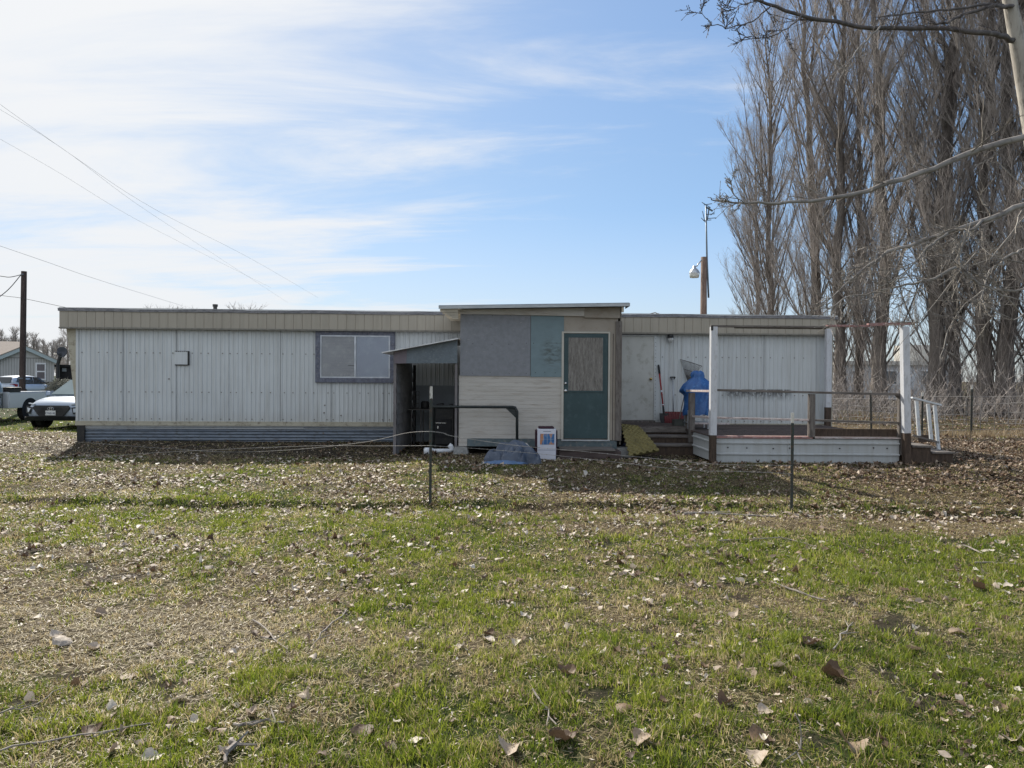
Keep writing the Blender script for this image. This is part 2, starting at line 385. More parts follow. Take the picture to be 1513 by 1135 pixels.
b=MB(); b.box((ix0+.02,-.040,iz0+.02),(xm-.02,-.037,iz1-.02)); b.box((xm+.01,-.046,iz0+.02),(ix1-.02,-.043,iz1-.02)); b.build('pane',m_glass,win)
b=MB(); z=iz0+.03
while z<iz1-.03:
    b.add([(ix0+.03,-.029,z),(xm-.022,-.029,z+random.uniform(-.001,.001)),(xm-.022,-.0175,z+.021),(ix0+.03,-.0175,z+.021)],[(0,1,2,3)]); z+=.0225
b.build('blind',m_blind,win)
b=MB(); b.box((xm,-.030,iz0+.02),(ix1-.02,-.022,iz1-.02)); b.build('curtain',m_blind2,win)
b=MB(); b.box((ix0+.02,-.0165,iz0+.02),(xm,-.0125,iz1-.02)); zz=TL(500,540)[1]; b.box((xm-.16,-.031,zz-.008),(xm-.03,-.0295,zz+.006)); b.build('dark_gap',m_dark,win)
# access hatch
x0,z1=TL(259,519,.02); x1,z0=TL(279,539,.02)
b=MB(); b.box((x0,-.04,z0),(x1,-.012,z1)); h=b.build('access_hatch',m_sid,home,bevel=.006)
b=MB(); b.box((x1-.018,-.046,z0-.012),(x1+.012,-.014,z1)); b.box((x0,-.046,z0-.014),(x1+.012,-.015,z0+.004)); 
for k in range(7): b.box((x0+.03+k*.043,-.046,z1-.014),(x0+.045+k*.043,-.041,z1-.004))
b.box((x0,-.043,z1-.003),(x1,-.014,z1+.006)); b.build('rim',m_black,h)
# entrance door
x0,z1=TL(920,497,.03); x1,z0=TL(968,621,.03)
x0-=.35
b=MB(); b.box((x0,-.035,z0),(x1-.04,-.012,z1)); d=b.build('door',m_doorw,home,bevel=.005)
b=MB(); b.box((x1-.038,-.045,z0-.02),(x1+.012,-.012,z1+.03)); b.box((x0-.05,-.045,z1+.004),(x1-.039,-.012,z1+.03)); b.box((x1+.012,-.02,z0),(x1+.10,-.013,z1)); 
b.build('door_frame',m_sid,d)
b=MB(); b.box((x0,-.06,z1+.032),(x1+.06,-.012,z1+.05)); b.build('rain_guard',m_roofedge,d)
b=MB(); b.box((x0,-.05,z0-.05),(x1,-.012,z0-.005)); b.build('sill',m_wood,d)
kx,kz=TL(962,560,.06); b=MB(); b.lathe([(0,-.085),(.02,-.083),(.03,-.07),(.026,-.055),(.012,-.05),(.012,-.04),(.03,-.038),(.03,-.034)],12,(kx,0,kz),'y'); b.build('handle',m_brass,d,smooth=True)
s=MB(); 
for k in range(22): zz=z0+.05+k*(z1-z0-.1)/21; s.box((x1-.012,-.049,zz-.006),(x1,-.044,zz+.006))
s.build('screw',m_black,d)
# porch lamp on the wall
lx,lz=TL(991,499,.1)
b=MB(); b.lathe([(0,-.012),(.055,-.014),(.055,-.04),(.03,-.05)],14,(lx,0,lz+.02),'y'); b.tube([(lx,-.03,lz+.03),(lx,-.10,lz+.05)],.014,6); b.lathe([(.0,.10),(.05,.095),(.075,.03),(.07,.03),(.0,.07)],14,(lx,-.10,lz-.03)); lp=b.build('porch_lamp',m_black,home,smooth=True)
b=MB(); b.lathe([(.0,.05),(.05,.045),(.062,.0),(.055,-.05),(.03,-.08),(0,-.085)],14,(lx,-.10,lz-.03)); 
m,t=nt('frosted_glass'); o=N(t,'ShaderNodeOutputMaterial'); p=N(t,'ShaderNodeBsdfPrincipled'); p.inputs['Base Color'].default_value=(.6,.6,.58,1); p.inputs['Roughness'].default_value=.15; p.inputs['Transmission Weight'].default_value=.35; t.links.new(p.outputs[0],o.inputs[0]); m_frost=m
b.build('lamp_globe',m_frost,lp,smooth=True)
home.location=ORG; home.rotation_euler=(0,0,yaw); home['_org']=(0,0,0)
# ------------------------------------------------------------------ the lean-on shed addition
SD=13.5
def S(px,py,d=SD): return P(px,py,d)
m_lap=mat('cream_lap_board',(.49,.465,.43),(.44,.415,.38),2,(.4,1,4),rough=.75,c3=(.36,.32,.28),bump=.25,bscale=20)
m_trimb=mat('tan_board',(.36,.32,.275),(.31,.275,.235),2,(1,1,1),rough=.75,c3=(.28,.24,.20),bump=.25,bscale=25)
m_osb=mat('grey_board_panel',(.235,.245,.27),(.20,.21,.23),14,(1,1,1),rough=.85,c3=(.22,.22,.225),bump=.4,bscale=60)
m_teal=mat('teal_grey_panel',(.16,.21,.23),(.135,.18,.20),3,(1,1,1),rough=.8,c3=(.20,.24,.255),bump=.3,bscale=50)
def stained(base):
    m,t=nt('stained_teal_panel'); o=N(t,'ShaderNodeOutputMaterial'); b=N(t,'ShaderNodeBsdfPrincipled'); t.links.new(b.outputs[0],o.inputs[0])
    v=coords(t); col=ramp(t,noise_(t,v,6,5),[(.35,base),(.7,tuple(x*.86 for x in base))])
    sp=N(t,'ShaderNodeSeparateXYZ'); t.links.new(v,sp.inputs[0])
    c=P(818,522,SD); rel=N(t,'ShaderNodeVectorMath',operation='DISTANCE'); 
    v2=N(t,'ShaderNodeVectorMath',operation='MULTIPLY'); t.links.new(v,v2.inputs[0]); v2.inputs[1].default_value=(1,0,.8)
    t.links.new(v2.outputs[0],rel.inputs[0]); rel.inputs[1].default_value=(c.x-SHX,0,(c.z)*.8)
    f=math_(t,'MULTIPLY',math_(t,'SUBTRACT',1.0,N_map(t,rel.outputs['Value'],.05,.34)),N_map(t,noise_(t,coords(t,(2,2,7)),2.6,7,.75),.42,.66))
    col=mix_(t,math_(t,'MULTIPLY',f,.8),col,(.06,.06,.045)); t.links.new(col,b.inputs['Base Color']); b.inputs['Roughness'].default_value=.8; return m
zg=GZ(.8,13.5); SHX=.75
x678=S(678,600).x; x913=S(913,600).x; zt0=S(678,466).z; zbase=S(750,660).z
shed=thing('shed','tan plywood porch shed with a boarded-up front, teal door and low sloping metal roof','shed',(SHX,SD,0))
zT=lambda x: S(680,455).z+(x-x678)*.022
b=MB()   # structure body
BK=15.62
b.box((x678+.02,SD+.03,zbase+.05),(x913-.02,BK,zT(x678)-.02)); shw=b.build('wall',m_trimb,shed)
b=MB(); y0=SD; x831=S(831,560).x; x784=S(784,500).x; z555=S(750,555).z; z648=S(750,648).z; z463=S(750,463).z
z=z648; k=0
while z<z555-.005:   # lap boards tilt
    zz=min(z+.082,z555); b.add([(x678,y0-.0035,z),(x831,y0-.0035,z),(x831,y0+.0,zz),(x678,y0+.0,zz),(x678,y0+.02,z),(x831,y0+.02,z)],[(0,1,2,3),(4,5,1,0)]); z=zz
b.build('lap_siding',m_lap,shed)
b=MB(); b.box((x678+.02,y0-.022,z555-.01),(x784-.004,y0+.02,S(700,462).z)); b.build('board_panel',m_osb,shed)
b=MB(); b.box((x784+.004,y0-.018,z555-.02),(x831+.02,y0+.02,S(810,463).z+.0)); b.build('board_panel',stained((.18,.245,.27)),shed)
b=MB(); b.box((x678,y0-.024,z648-.15),(x678+.16,y0+.02,z648-.002)); b.build('corner_block',m_lap,shed)
b=MB(); b.box((x678+.162,y0-.02,z648-.15),(S(832,650).x,y0+.02,z648-.004)); b.box((S(832,655).x,y0-.021,z648-.20),(S(911,655).x,y0+.02,z648-.028)); b.build('sill_board',mat('dusty_teal_board',(.12,.155,.17),(.09,.115,.125),5,rough=.8,c3=(.2,.2,.19)),shed)
b=MB(); rs=random.Random(4)
for k in range(16): p=S(rs.uniform(684,780),rs.uniform(470,550)); L=rs.uniform(.01,.05); b.box((p.x,y0-.0235,p.z),(p.x+L,y0-.0221,p.z+rs.uniform(.003,.008)))
b.build('scuff',mat('pale_scuff',(.38,.38,.37),(.30,.30,.30)),shed)
b=MB()
for px in (682,700,726,752,778,790,806,822):
    for py in (466,508,551): p=S(px+rs.uniform(-2,2),py+rs.uniform(-1,1)); b.box((p.x-.006,y0-.0245,p.z-.006),(p.x+.006,y0-.0175,p.z+.006))
b.build('nail_head',m_black,shed)
# upper right wall + door surround
xd0,xd1=S(833,560).x,S(898,560).x; zd1=S(865,493).z; zd0=S(865,648).z
b=MB(); b.box((x831+.022,y0-.006,zd1+.03),(x913-.01,y0+.02,zT(x831)-.13)); b.box((xd1+.035,y0-.005,zd0-.03),(x913-.01,y0+.02,zd1+.029)); 
b.build('plywood_sheet',m_trimb,shed)
b=MB(); xx=S(905.5,560).x
for x in (xx,): b.box((x-.005,y0-.008,zd0-.03),(x+.005,y0-.002,zd1))
b.build('sheet_seam',m_dark,shed)
m_trimw=mat('cream_trim',(.50,.48,.43),(.44,.42,.37),5,rough=.6)
b=MB(); b.box((xd0-.045,y0-.035,zd0-.02),(xd0-.004,y0+.01,zd1+.035)); b.box((xd1+.004,y0-.035,zd0-.02),(xd1+.035,y0+.01,zd1+.035)); b.box((xd0-.0035,y0-.034,zd1+.004),(xd1+.0035,y0+.01,zd1+.034)); 
m_door=mat('teal_door_paint',(.034,.068,.075),(.028,.056,.062),2.5,rough=.42,c3=(.045,.08,.088),spec=.4)
bd=MB(); bd.box((xd0,y0-.02,zd0),(xd1,y0+.02,zd1)); dr=bd.build('door',m_door,shed,bevel=.004)
b.build('door_frame',m_trimw,dr)
gx0,gz1=S(840,498).x,S(840,499).z; gx1,gz0=S(890,578).x,S(890,577.5).z
m_ply=mat('rough_plywood',(.25,.235,.215),(.115,.105,.095),5,(9,9,.9),rough=.9,bump=.5,c3=(.32,.30,.28),lo=.3,hi=.7)
b=MB(); b.box((gx0,y0-.030,gz0),(gx1,y0-.021,gz1)); b.build('plywood_insert',m_ply,dr)
b=MB(); frame_boards(b,gx0-.025,gx1+.025,gz0-.025,gz1+.025,.024,y0-.033,y0-.0205); b.build('glazing_bead',m_door,dr)
for py,r in ((566.5,.024),(577.5,.031)):
    k=S(835.5,py); b=MB(); b.lathe([(0,-.07),(r*.8,-.068),(r,-.055),(r*.8,-.04),(r*.5,-.035),(r*1.15,-.026),(r*1.15,-.02)],12,(k.x,y0,k.z),'y'); b.build('handle',m_chrome,dr,smooth=True)
b=MB(); b.box((xd0-.04,y0-.045,zd0-.045),(xd1+.04,y0+.01,zd0-.021)); b.build('threshold',m_alu,dr)
# corner post (weathered), and lower patch
xp0,xp1=S(909,560).x,S(918,560).x
b=MB(); b.box((xp0,y0-.055,S(0,662).z*0+S(912,650).z),(xp1,y0+.03,S(912,475).z)); b.box((xp0,y0-.056,S(912,651).z),(xp1+.002,y0-.02,S(912,609).z)); b.build('corner_post',m_wood,shed,bevel=.004)
b=MB(); b.box((xp1-.02,y0+.031,zbase+.05),(xp1,BK,zT(x913)-.02)); b.build('side_wall',m_trimb,shed)
# top band boards (tapered) and metal roof
zr=lambda x:S(648,450).z+(x-S(648,450).x)*.03
def band(b,xa,xb,lo,hi,y0,y1):
    b.add([(xa,y0,lo(xa)),(xb,y0,lo(xb)),(xb,y0,hi(xb)),(xa,y0,hi(xa)),(xa,y1,lo(xa)),(xb,y1,lo(xb)),(xb,y1,hi(xb)),(xa,y1,hi(xa))],[(0,1,2,3),(4,7,6,5),(0,4,5,1),(1,5,6,2),(2,6,7,3),(3,7,4,0)])
xe0=S(648,452,13.2).x; xe1=S(930,452,13.2).x; YF=13.2
zf=lambda x: S(648,452,13.2).z+(x-xe0)*(S(930,448,13.2).z-S(648,452,13.2).z)/(xe1-xe0)
b=MB(); band(b,x678,S(864,460,13.43).x-.003,lambda x:S(0,0).z*0+S(700,464).z-.005-(x-x678)*.012,lambda x:zf(x)-.05,13.44,13.47)
b.build('fascia_board',m_lap,shed)
b=MB(); band(b,S(864,460,13.43).x,x913+.02,lambda x:S(700,464).z-.03-(x-x678)*.012,lambda x:zf(x)-.05,13.435,13.47)
b.build('fascia_board',m_trimb,shed)
# roof slab: thin metal over decking, ribs run back
b=MB(); band(b,xe0,xe1,lambda x:zf(x)-.055,lambda x:zf(x)+.0,YF,YF+.012)
b.box((xe1,YF,zf(xe1)-.055),(xe1+.012,YF+.5,zf(xe1)+.003)); b.build('drip_edge',mat('pale_flashing',(.42,.44,.45),(.34,.36,.37),6,(1,1,3),rough=.4,metal=.3),shed)
b=MB(); band(b,xe0,xe1,lambda x:zf(x)-.012,lambda x:zf(x)+.012,YF+.013,BK+.2); shr=b.build('roof',m_galv,shed)
b=MB()
for k in range(6):
    yb=YF+.05+k*.42; band(b,xe0+.03+ (.0),x678-.002,lambda x:zf(x)-.11,lambda x:zf(x)-.014,yb,yb+.04)
band(b,xe0+.04,x678-.001,lambda x:zf(x)-.025,lambda x:zf(x)-.0125,YF+.02,BK)
m_soff=mat('pale_soffit_board',(.52,.47,.38),(.42,.38,.31),4,(1,4,1),rough=.8)
b.build('rafter_end',m_soff,shed)
b=MB()  # stepped end of the overhang seen from the front
for k in range(6):
    xa=xe0+.02+k*.045; zl=zf(xa)-.055-.03*k; b.box((xa,YF+.06,zl-.035),(x678-.002,YF+.085,zl))
b.box((x913+.021,YF+.05,zf(x913)-.16),(x913+.06,YF+.09,zf(x913)-.056)); b.build('soffit_board',m_soff,shed)
# foundation blocks
m_conc=mat('grey_concrete_block',(.30,.30,.29),(.22,.22,.215),9,rough=.95,bump=.8,c3=(.38,.38,.37))
for px,lab in ((681,'squat concrete footing block under the left corner of the shed'),(920,'squat concrete footing block under the right corner of the shed')):
    c=S(px,668,13.45); z0=GZ(c.x,13.45)-.05; b=MB(); b.prism([(c.x-.15,13.32,z0),(c.x+.15,13.32,z0),(c.x+.105,13.34,zbase-.005+.0),(c.x-.105,13.34,zbase-.005)],(0,.25,0))
    tag(b.build('concrete_block',m_conc,None,bevel=.01,origin=(c.x,13.45,z0)),lab,'concrete block','concrete footing blocks of the shed')
# door step: long timber planks
a=S(826,660,13.0); c=S(908,668,13.0); zgd=GZ(1.4,13.1)
b=MB(); b.box((a.x,12.95,zgd-.02),(S(917,665,13.0).x,13.40,S(860,672,13).z+.07)); m_step=mat('dark_step_timber',(.10,.075,.07),(.06,.045,.042),4,(1,5,5),rough=.9,bump=.6)
st=thing('door_step','low dark timber step with a worn grey tread in front of the teal door','step',(1.3,13.1,zgd))
b.build('riser',m_step,st)
zt=S(860,672,13).z+.075
b=MB(); b.box((S(828,660,12.93).x,12.92,zt),(S(909,660,12.93).x,13.42,zt+.035)); b.build('tread',m_woodh,st,bevel=.005)
# ------------------------------------------------------------------ lean-to between home and shed
lt=thing('lean_to','open lean-to with sloping white tin roof and dark lap-sided side wall','lean-to',(-1.6,SD,0))
xl0=S(583,600).x; xl1=x678-.03; zl_l=S(568,519).z; 
xa=S(564,521,13.3).x; xb=S(677,500,13.3).x; za=S(564,521,13.3).z; zb=S(677,500,13.3).z
sl_=(zb-za)/(xb-xa)
b=MB(); band(b,xa,xb,lambda x:za+(x-xa)*sl_-.012,lambda x:za+(x-xa)*sl_+.008,13.3,15.5); b.build('roof',mat('white_tin',(.66,.66,.66),(.52,.52,.53),6,rough=.45,metal=.2),lt)
m_lt=mat('blue_grey_board',(.15,.18,.205),(.125,.15,.17),8,rough=.75,c3=(.19,.215,.235),bump=.3,bscale=40)
b=MB(); z537=S(620,537).z; b.prism([(xl0,13.44,S(585,537).z),(xl1,13.44,z537+.005),(xl1,13.44,zb-.025),(xl0,13.44,za+(xl0-xa)*sl_-.016)],(0,.02,0)); b.build('gable_board',m_lt,lt)
b=MB(); b.prism([(xl0+.0,13.435,S(585,537).z-.004),(S(601,537).x,13.435,S(585,537).z-.0),(S(602,520).x,13.435,za+(S(602,520).x-xa)*sl_-.02),(xl0,13.435,za+(xl0-xa)*sl_-.018)],(0,.004,0)); b.build('patch_board',mat('mauve_patch',(.20,.17,.19),(.15,.13,.15),7),lt)
zgl=GZ(-2.2,13.5)-.03
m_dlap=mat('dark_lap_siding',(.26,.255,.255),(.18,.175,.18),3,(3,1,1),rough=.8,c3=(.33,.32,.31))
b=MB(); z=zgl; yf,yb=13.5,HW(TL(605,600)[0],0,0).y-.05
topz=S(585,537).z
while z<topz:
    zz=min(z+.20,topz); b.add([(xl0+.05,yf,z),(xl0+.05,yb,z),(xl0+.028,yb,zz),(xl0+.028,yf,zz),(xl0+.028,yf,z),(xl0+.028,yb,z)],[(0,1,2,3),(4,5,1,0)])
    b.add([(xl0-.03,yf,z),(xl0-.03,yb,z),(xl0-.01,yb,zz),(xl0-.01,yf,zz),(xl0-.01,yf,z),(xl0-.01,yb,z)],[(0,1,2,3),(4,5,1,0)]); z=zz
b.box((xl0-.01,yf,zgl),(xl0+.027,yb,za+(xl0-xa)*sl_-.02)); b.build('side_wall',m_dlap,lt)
m_ltp=mat('grey_lean_to_post',(.20,.185,.19),(.14,.13,.13),4,(5,5,1))
MB().box((xl0-.02,13.47,zgl),(xl0+.035,13.50,za+(xl0-xa)*sl_-.02)).build('post',m_ltp,lt)
MB().box((xl1-.045,13.46,zbase),(xl1,13.52,z537+.0)).build('post',m_ltp,lt)
b=MB(); yy=yb-.02; xA=xl0+.05; xB=x678; z570=P(640,570,15.4).z
z=zgl
while z<z570-.01:
    zz=min(z+.235,z570); b.add([(xA,yy-.02,z),(xB,yy-.02,z),(xB,yy,zz),(xA,yy,zz),(xA,yy,z),(xB,yy,z)],[(0,1,2,3),(4,5,1,0)]); z=zz
b.box((xA,yy+.001,zgl),(xB,yy+.02,z570)); b.build('back_panel',mat('slate_back_panel',(.36,.385,.41),(.29,.31,.33),3,rough=.75),lt)
b=MB(); p=S(604,560); b.beam((xl0+.12,yb-.3,topz),(xl0+.12,yb-.3,zgl),.05,.09); b.build('post',m_dark,lt)
# ------------------------------------------------------------------ black heating stove etc. inside the lean-to
c=P(657,650,14.6); zg_=GZ(c.x,14.6)
xs0,xs1=P(641,600,14.4).x,P(671,600,14.4).x; zt=P(656,603,14.4).z
sv=thing('stove','square black metal stove standing inside the lean-to','stove',(c.x,14.6,zg_))
b=MB(); b.box((xs0,14.4,zg_+.06),(xs1,15.0,zt)); bo=b.build('body',m_black,sv,bevel=.02)
b=MB(); b.box((xs0-.04,14.36,zt+.001),(xs1+.03,15.04,zt+.035)); b.tube([(xs0+.05,14.42,zt+.05),(xs0+.2,14.42,zt+.07)],.03,8); b.tube([(xs1-.1,14.42,zt+.05),(xs1-.02,14.42,zt+.06)],.03,8); b.build('top',m_black,sv,bevel=.006)
b=MB(); b.box((xs0+.05,14.385,zg_+.22),(xs1-.05,14.399,zt-.22)); b.build('door',mat('sooty_door',(.03,.03,.032),(.02,.02,.022),8),sv,bevel=.004)
b=MB(); p0=P(641,625,14.38);p1=P(659,625.5,14.38); b.box((p0.x,14.372,p0.z-.006),(p1.x,14.384,p0.z+.006)); q=P(647,631,14.38); b.box((q.x-.012,14.372,q.z-.03),(q.x+.012,14.384,q.z+.02)); b.build('handle',m_chrome,sv)
b=MB()
for x in (xs0+.04,xs1-.04):
    for y in (14.44,14.94): b.beam((x,y,zg_-.02),(x,y,zg_+.06),.04,.04)
b.build('leg',m_black,sv)
# wire racks and junk leaning in the lean-to
m_wire=mat('dull_wire',(.14,.13,.125),(.09,.085,.08),9,rough=.6,metal=.5)
b=MB(); y=15.1; zg2=GZ(-1.9,15)
a=P(608,578,y); c2=P(619,602,y)
for k in range(4): x=a.x+(c2.x-a.x)*k/3; b.beam((x,y,a.z),(x,y,c2.z),.012,.012,(0,1,0))
for k in range(5): z=c2.z+(a.z-c2.z)*k/4; b.beam((a.x,y,z),(c2.x,y,z),.01,.01)
a3=P(607,604,y); c3=P(640,604,y); b.box((a3.x,14.7,a3.z-.012),(c3.x,15.2,a3.z+.01))
for px in (608,622,638): x=P(px,604,14.75).x; b.beam((x,14.75,a3.z),(x,14.75,zg2-.02),.02,.02,(0,1,0)); b.beam((x,15.15,a3.z),(x,15.15,zg2-.02),.02,.02,(0,1,0))
tag(b.build('wire_rack',m_wire,None,origin=(a.x,y,zg2)),'dark wire rack shelf standing in the back corner of the lean-to','rack')
b=MB(); c=P(628,597,14.9); zr_=a3.z+.011; b.lathe([(0,0),(.075,.0),(.09,.04),(.085,.13),(.06,.16),(0,.165)],12,(c.x,14.9,zr_)); tag(b.build('pot',m_black,None,smooth=True,origin=(c.x,14.9,zr_)),'small black pot on top of the wire rack in the lean-to','pot')
# white drain pipe with elbow on the ground
m_pvc=mat('white_plastic',(.70,.72,.75),(.62,.64,.67),7,rough=.4)
z=GZ(-1.4,13.6)+.06
a=P(638,661,13.45); c=P(666,661,13.45); b=MB(); b.tube([(a.x,13.45,z),(c.x,13.5,z)],[.040,.040],12); b.tube([(a.x-.02,13.45,z),(a.x+.03,13.45,z)],.050,12); b.tube([(c.x-.02,13.5,z),(c.x+.02,13.5,z+.03),(c.x,13.5,z+.08),(c.x-.04,13.5,z+.11)],[.046,.05,.05,.046],12)
tag(b.build('drain_pipe',m_pvc,None,smooth=True,origin=(a.x,13.45,z)),'short white plastic pipe with elbow lying by the lean-to opening','pipe')
b=MB(); a=P(631,660,13.35); b.lathe([(.0,-.06),(.06,-.05),(.065,.04),(.045,.07),(0,.07)],10,(a.x,13.35,z)); tag(b.build('plastic_tub',m_pvc,None,smooth=True,origin=(a.x,13.35,z-.06)),'little white plastic tub beside the wire fence post at the lean-to','tub')
# metal rail frame in front of shed (ladder rack)
m_rail=mat('dark_green_black_paint',(.018,.024,.026),(.03,.035,.035),6,rough=.45,c3=(.05,.05,.05))
yy=13.25; a=P(640,601,yy); c=P(761,601.5,yy); d=P(764,606,yy); e=P(764,664,yy); zg3=GZ(0,yy)
b=MB(); b.tube([(a.x,yy,a.z),(a.x+.5,yy,a.z),(c.x-.05,yy,c.z),(c.x,yy,c.z-.01),(d.x,yy,d.z-.02),(e.x,yy,zg3-.02)],.028,10); 
b.tube([(a.x,yy,a.z),(a.x,yy+.25,a.z-.02),(a.x-.02,yy+.3,zg3-.02)],.024,8)
fr=b.build('rail_frame',m_rail,None,smooth=True,origin=(e.x,yy,zg3)); tag(fr,'dark bent pipe rail frame standing against the shed front','rail frame')
b=MB(); g0=P(747,602,yy); b.prism([(g0.x,yy-.006,c.z-.02),(c.x+.0,yy-.006,c.z-.02),(d.x-.0,yy-.006,P(764,617,yy).z),(d.x-.03,yy-.006,P(764,617,yy).z)],(0,.012,0)); b.build('gusset',m_rail,fr)
# crumpled blue-grey bedding bundle ------------------------------------------------
def lump(name,cx,cy,rx,ry,h,zg,seed,mat_,fold=1.0,nx=60,ny=44,rot=0,tilt=0.0,skirt=.015):
    vs=[];
    X,Y=np.meshgrid(np.linspace(-1,1,nx),np.linspace(-1,1,ny))
    r=np.sqrt(X**2+Y**2); edge=1+.10*np.sin(np.arctan2(Y,X)*5+seed)+.06*np.sin(np.arctan2(Y,X)*9+seed*2)
    u=X*np.minimum(1,1/np.maximum(r,1e-6)); v=Y*np.minimum(1,1/np.maximum(r,1e-6)); rr=np.clip(r,0,1)
    z=h*(1-rr**2.6)**.7*(1+.18*(vn(X*3+5,Y*3+seed,1,seed)-.5)*fold+tilt*X)
    f=np.abs(np.sin((X*2.6+Y*1.2+vn(X*2,Y*2,1,seed+3)*2.5)*3.0))**.7; z=z+fold*.075*h*(f-.6)*(rr<.98)*3.0*(.35+.65*vn(X*4,Y*4,1,seed+5))
    z=np.where(r>=1,skirt,z)
    x=u*rx*edge; y=v*ry*edge; c,s_=math.cos(rot),math.sin(rot)
    V=np.stack([cx+x*c-y*s_,cy+x*s_+y*c,zg+z],-1).reshape(-1,3)
    i=np.arange(nx-1)[None,:]+np.arange(ny-1)[:,None]*nx; i=i.ravel()
    b=MB(); b.add([tuple(p) for p in V],[(int(a),int(a+1),int(a+1+nx),int(a+nx)) for a in i])
    return b
m_bed=mat('blue_grey_nylon',(.075,.095,.135),(.05,.066,.10),5,rough=.5,spec=.5,c3=(.11,.13,.17),bump=.5,bscale=30)
c=G(757,686); zg_=GZ(c.x,c.y+.25)
bd=thing('bedding_bundle','crumpled blue-grey quilt bundle with a pale edge lying in front of the shed','bedding',(c.x,c.y+.25,zg_))
lump('q',c.x,c.y+.3,.49,.32,.34,zg_-.03,3,m_bed,1.9,130,90,tilt=.10).build('quilt',m_bed,bd,smooth=True)
lump('q',c.x-.14,c.y-.03,.36,.12,.06,zg_-.0,6,m_bed,1.5,30,20).build('blue_sheet',mat('blue_cloth',(.12,.19,.32),(.09,.15,.26),5,rough=.7),bd,smooth=True)
b=MB(); pth=[P(757,660,12.80),P(766,656,12.72),P(777,658,12.62),P(785,667,12.52),P(791,678,12.45),P(799,686,12.42)]; b.tube([p for p in pth],[.025,.042,.045,.036,.026,.012],8); b.build('pale_edge',mat('cream_lining',(.50,.48,.44),(.40,.38,.35),6),bd,smooth=True)
# white appliance box ---------------------------------------------------------------
yb_=12.75; bx0,bx1=P(794,660,yb_).x,P(821.5,660,yb_).x; zb0=GZ((bx0+bx1)/2,yb_)+.0; zb0=min(zb0,P(808,681,yb_).z); zb1=P(808,634,yb_).z
bxo=thing('cardboard_box','upright white cardboard box printed with an orange and blue picture','box',((bx0+bx1)/2,yb_,zb0))
b=MB(); b.box((bx0,yb_,zb0),(bx1,yb_+.26,zb1)); b.build('carton',mat('white_carton',(.62,.63,.70),(.55,.56,.63),3,rough=.6),bxo,bevel=.008)
def picmat():
    m,t=nt('printed_picture'); o=N(t,'ShaderNodeOutputMaterial'); p=N(t,'ShaderNodeBsdfPrincipled'); t.links.new(p.outputs[0],o.inputs[0]); p.inputs['Roughness'].default_value=.4
    v=coords(t,(1,1,1)); w=N(t,'ShaderNodeTexNoise'); w.inputs['Scale'].default_value=7; w.inputs['Detail'].default_value=2; t.links.new(coords(t,(1.2,1,.6)),w.inputs['Vector'])
    col=ramp(t,w.outputs['Fac'],[(.44,(.03,.12,.30)),(.50,(.06,.18,.38)),(.56,(.45,.20,.10))]); t.links.new(col,p.inputs['Base Color']); return m
pa,pb=P(798,641,yb_),P(819,657,yb_); b=MB(); b.box((pa.x,yb_-.004,pb.z),(pb.x,yb_-.001,pa.z)); pi=b.build('picture',picmat(),bxo)
b=MB(); 
for k in (1,2,3): x=pa.x+(pb.x-pa.x)*k/4; b.box((x-.003,yb_-.006,pb.z),(x+.003,yb_-.0045,pa.z))
zm=(pa.z+pb.z)/2; b.box((pa.x,yb_-.0058,zm-.002),(pb.x,yb_-.0046,zm+.002)); b.build('picture_grid',mat('pale_line',(.40,.45,.52)),pi)
b=MB(); zt_=P(808,665,yb_).z; b.box((bx0+.01,yb_-.003,zt_-.003),(bx1-.01,yb_-.001,zt_+.003)); b.box((bx0+.10,yb_-.003,P(808,637.5,yb_).z-.004),(bx0+.24,yb_-.001,P(808,637.5,yb_).z+.004)); b.build('printed_line',mat('grey_ink',(.12,.14,.20)),bxo)
b=MB(); b.box((bx0-.035,yb_+.06,zb0+.1),(bx1+.03,yb_+.34,zb1-.03)); b.box((bx0+.02,yb_+.02,zb1+.001),(bx1-.03,yb_+.3,zb1+.035)); 
tag(b.build('dark_bag',mat('maroon_black_cloth',(.035,.02,.028),(.06,.025,.035),6,rough=.9),None,bevel=.03,origin=(bx0,yb_+.2,zb0)),'dark maroon bag slumped behind the white box','bag')
# yellow egg-crate foam -------------------------------------------------------------
m_foam=mat('yellow_foam',(.20,.17,.072),(.15,.13,.058),5,rough=.95,c3=(.10,.088,.045))
# corners, seen: top-left(920,627) top(942,629) right(971,664) bottom(955,672) left-low(918,650)
quadp=[P(917,655,13.35),P(920,627,13.9),P(941,630,14.0),P(972,666,12.9),P(953,675,12.75)]
TLc,TRc,BRc,BLc=P(918,626,13.75),P(943,629,13.75),P(973,664,12.95),P(930,672,12.95)
nx,ny=40,60; vs=[];fs=[]
for j in range(ny):
    for i in range(nx):
        u=i/(nx-1);v=j/(ny-1)
        p=(TLc*(1-u)+TRc*u)*(1-v)+(BLc*(1-u)+BRc*u)*v
        bul=math.sin(v*math.pi)*.05
        hh=.028*math.sin(u*math.pi*2*4.5)*math.sin(v*math.pi*2*8)
        p=p+Vector((-.3,-.75,.6))*(hh+bul)
        vs.append(p)
for j in range(ny-1):
    for i in range(nx-1): a=j*nx+i; fs.append((a,a+nx,a+nx+1,a+1))
b=MB(); b.add(vs,fs); b.add([p+Vector((.02,.06,-.05)) for p in (TLc,TRc,BRc,BLc)],[(0,1,2,3)])
fo=b.build('foam_pad',m_foam,None,smooth=True,origin=(BLc.x,12.95,GZ(BLc.x,12.95))); tag(fo,'yellow egg-crate foam pad leaning beside the shed corner post','foam pad')
so_=fo.modifiers.new('t','SOLIDIFY'); so_.thickness=.03
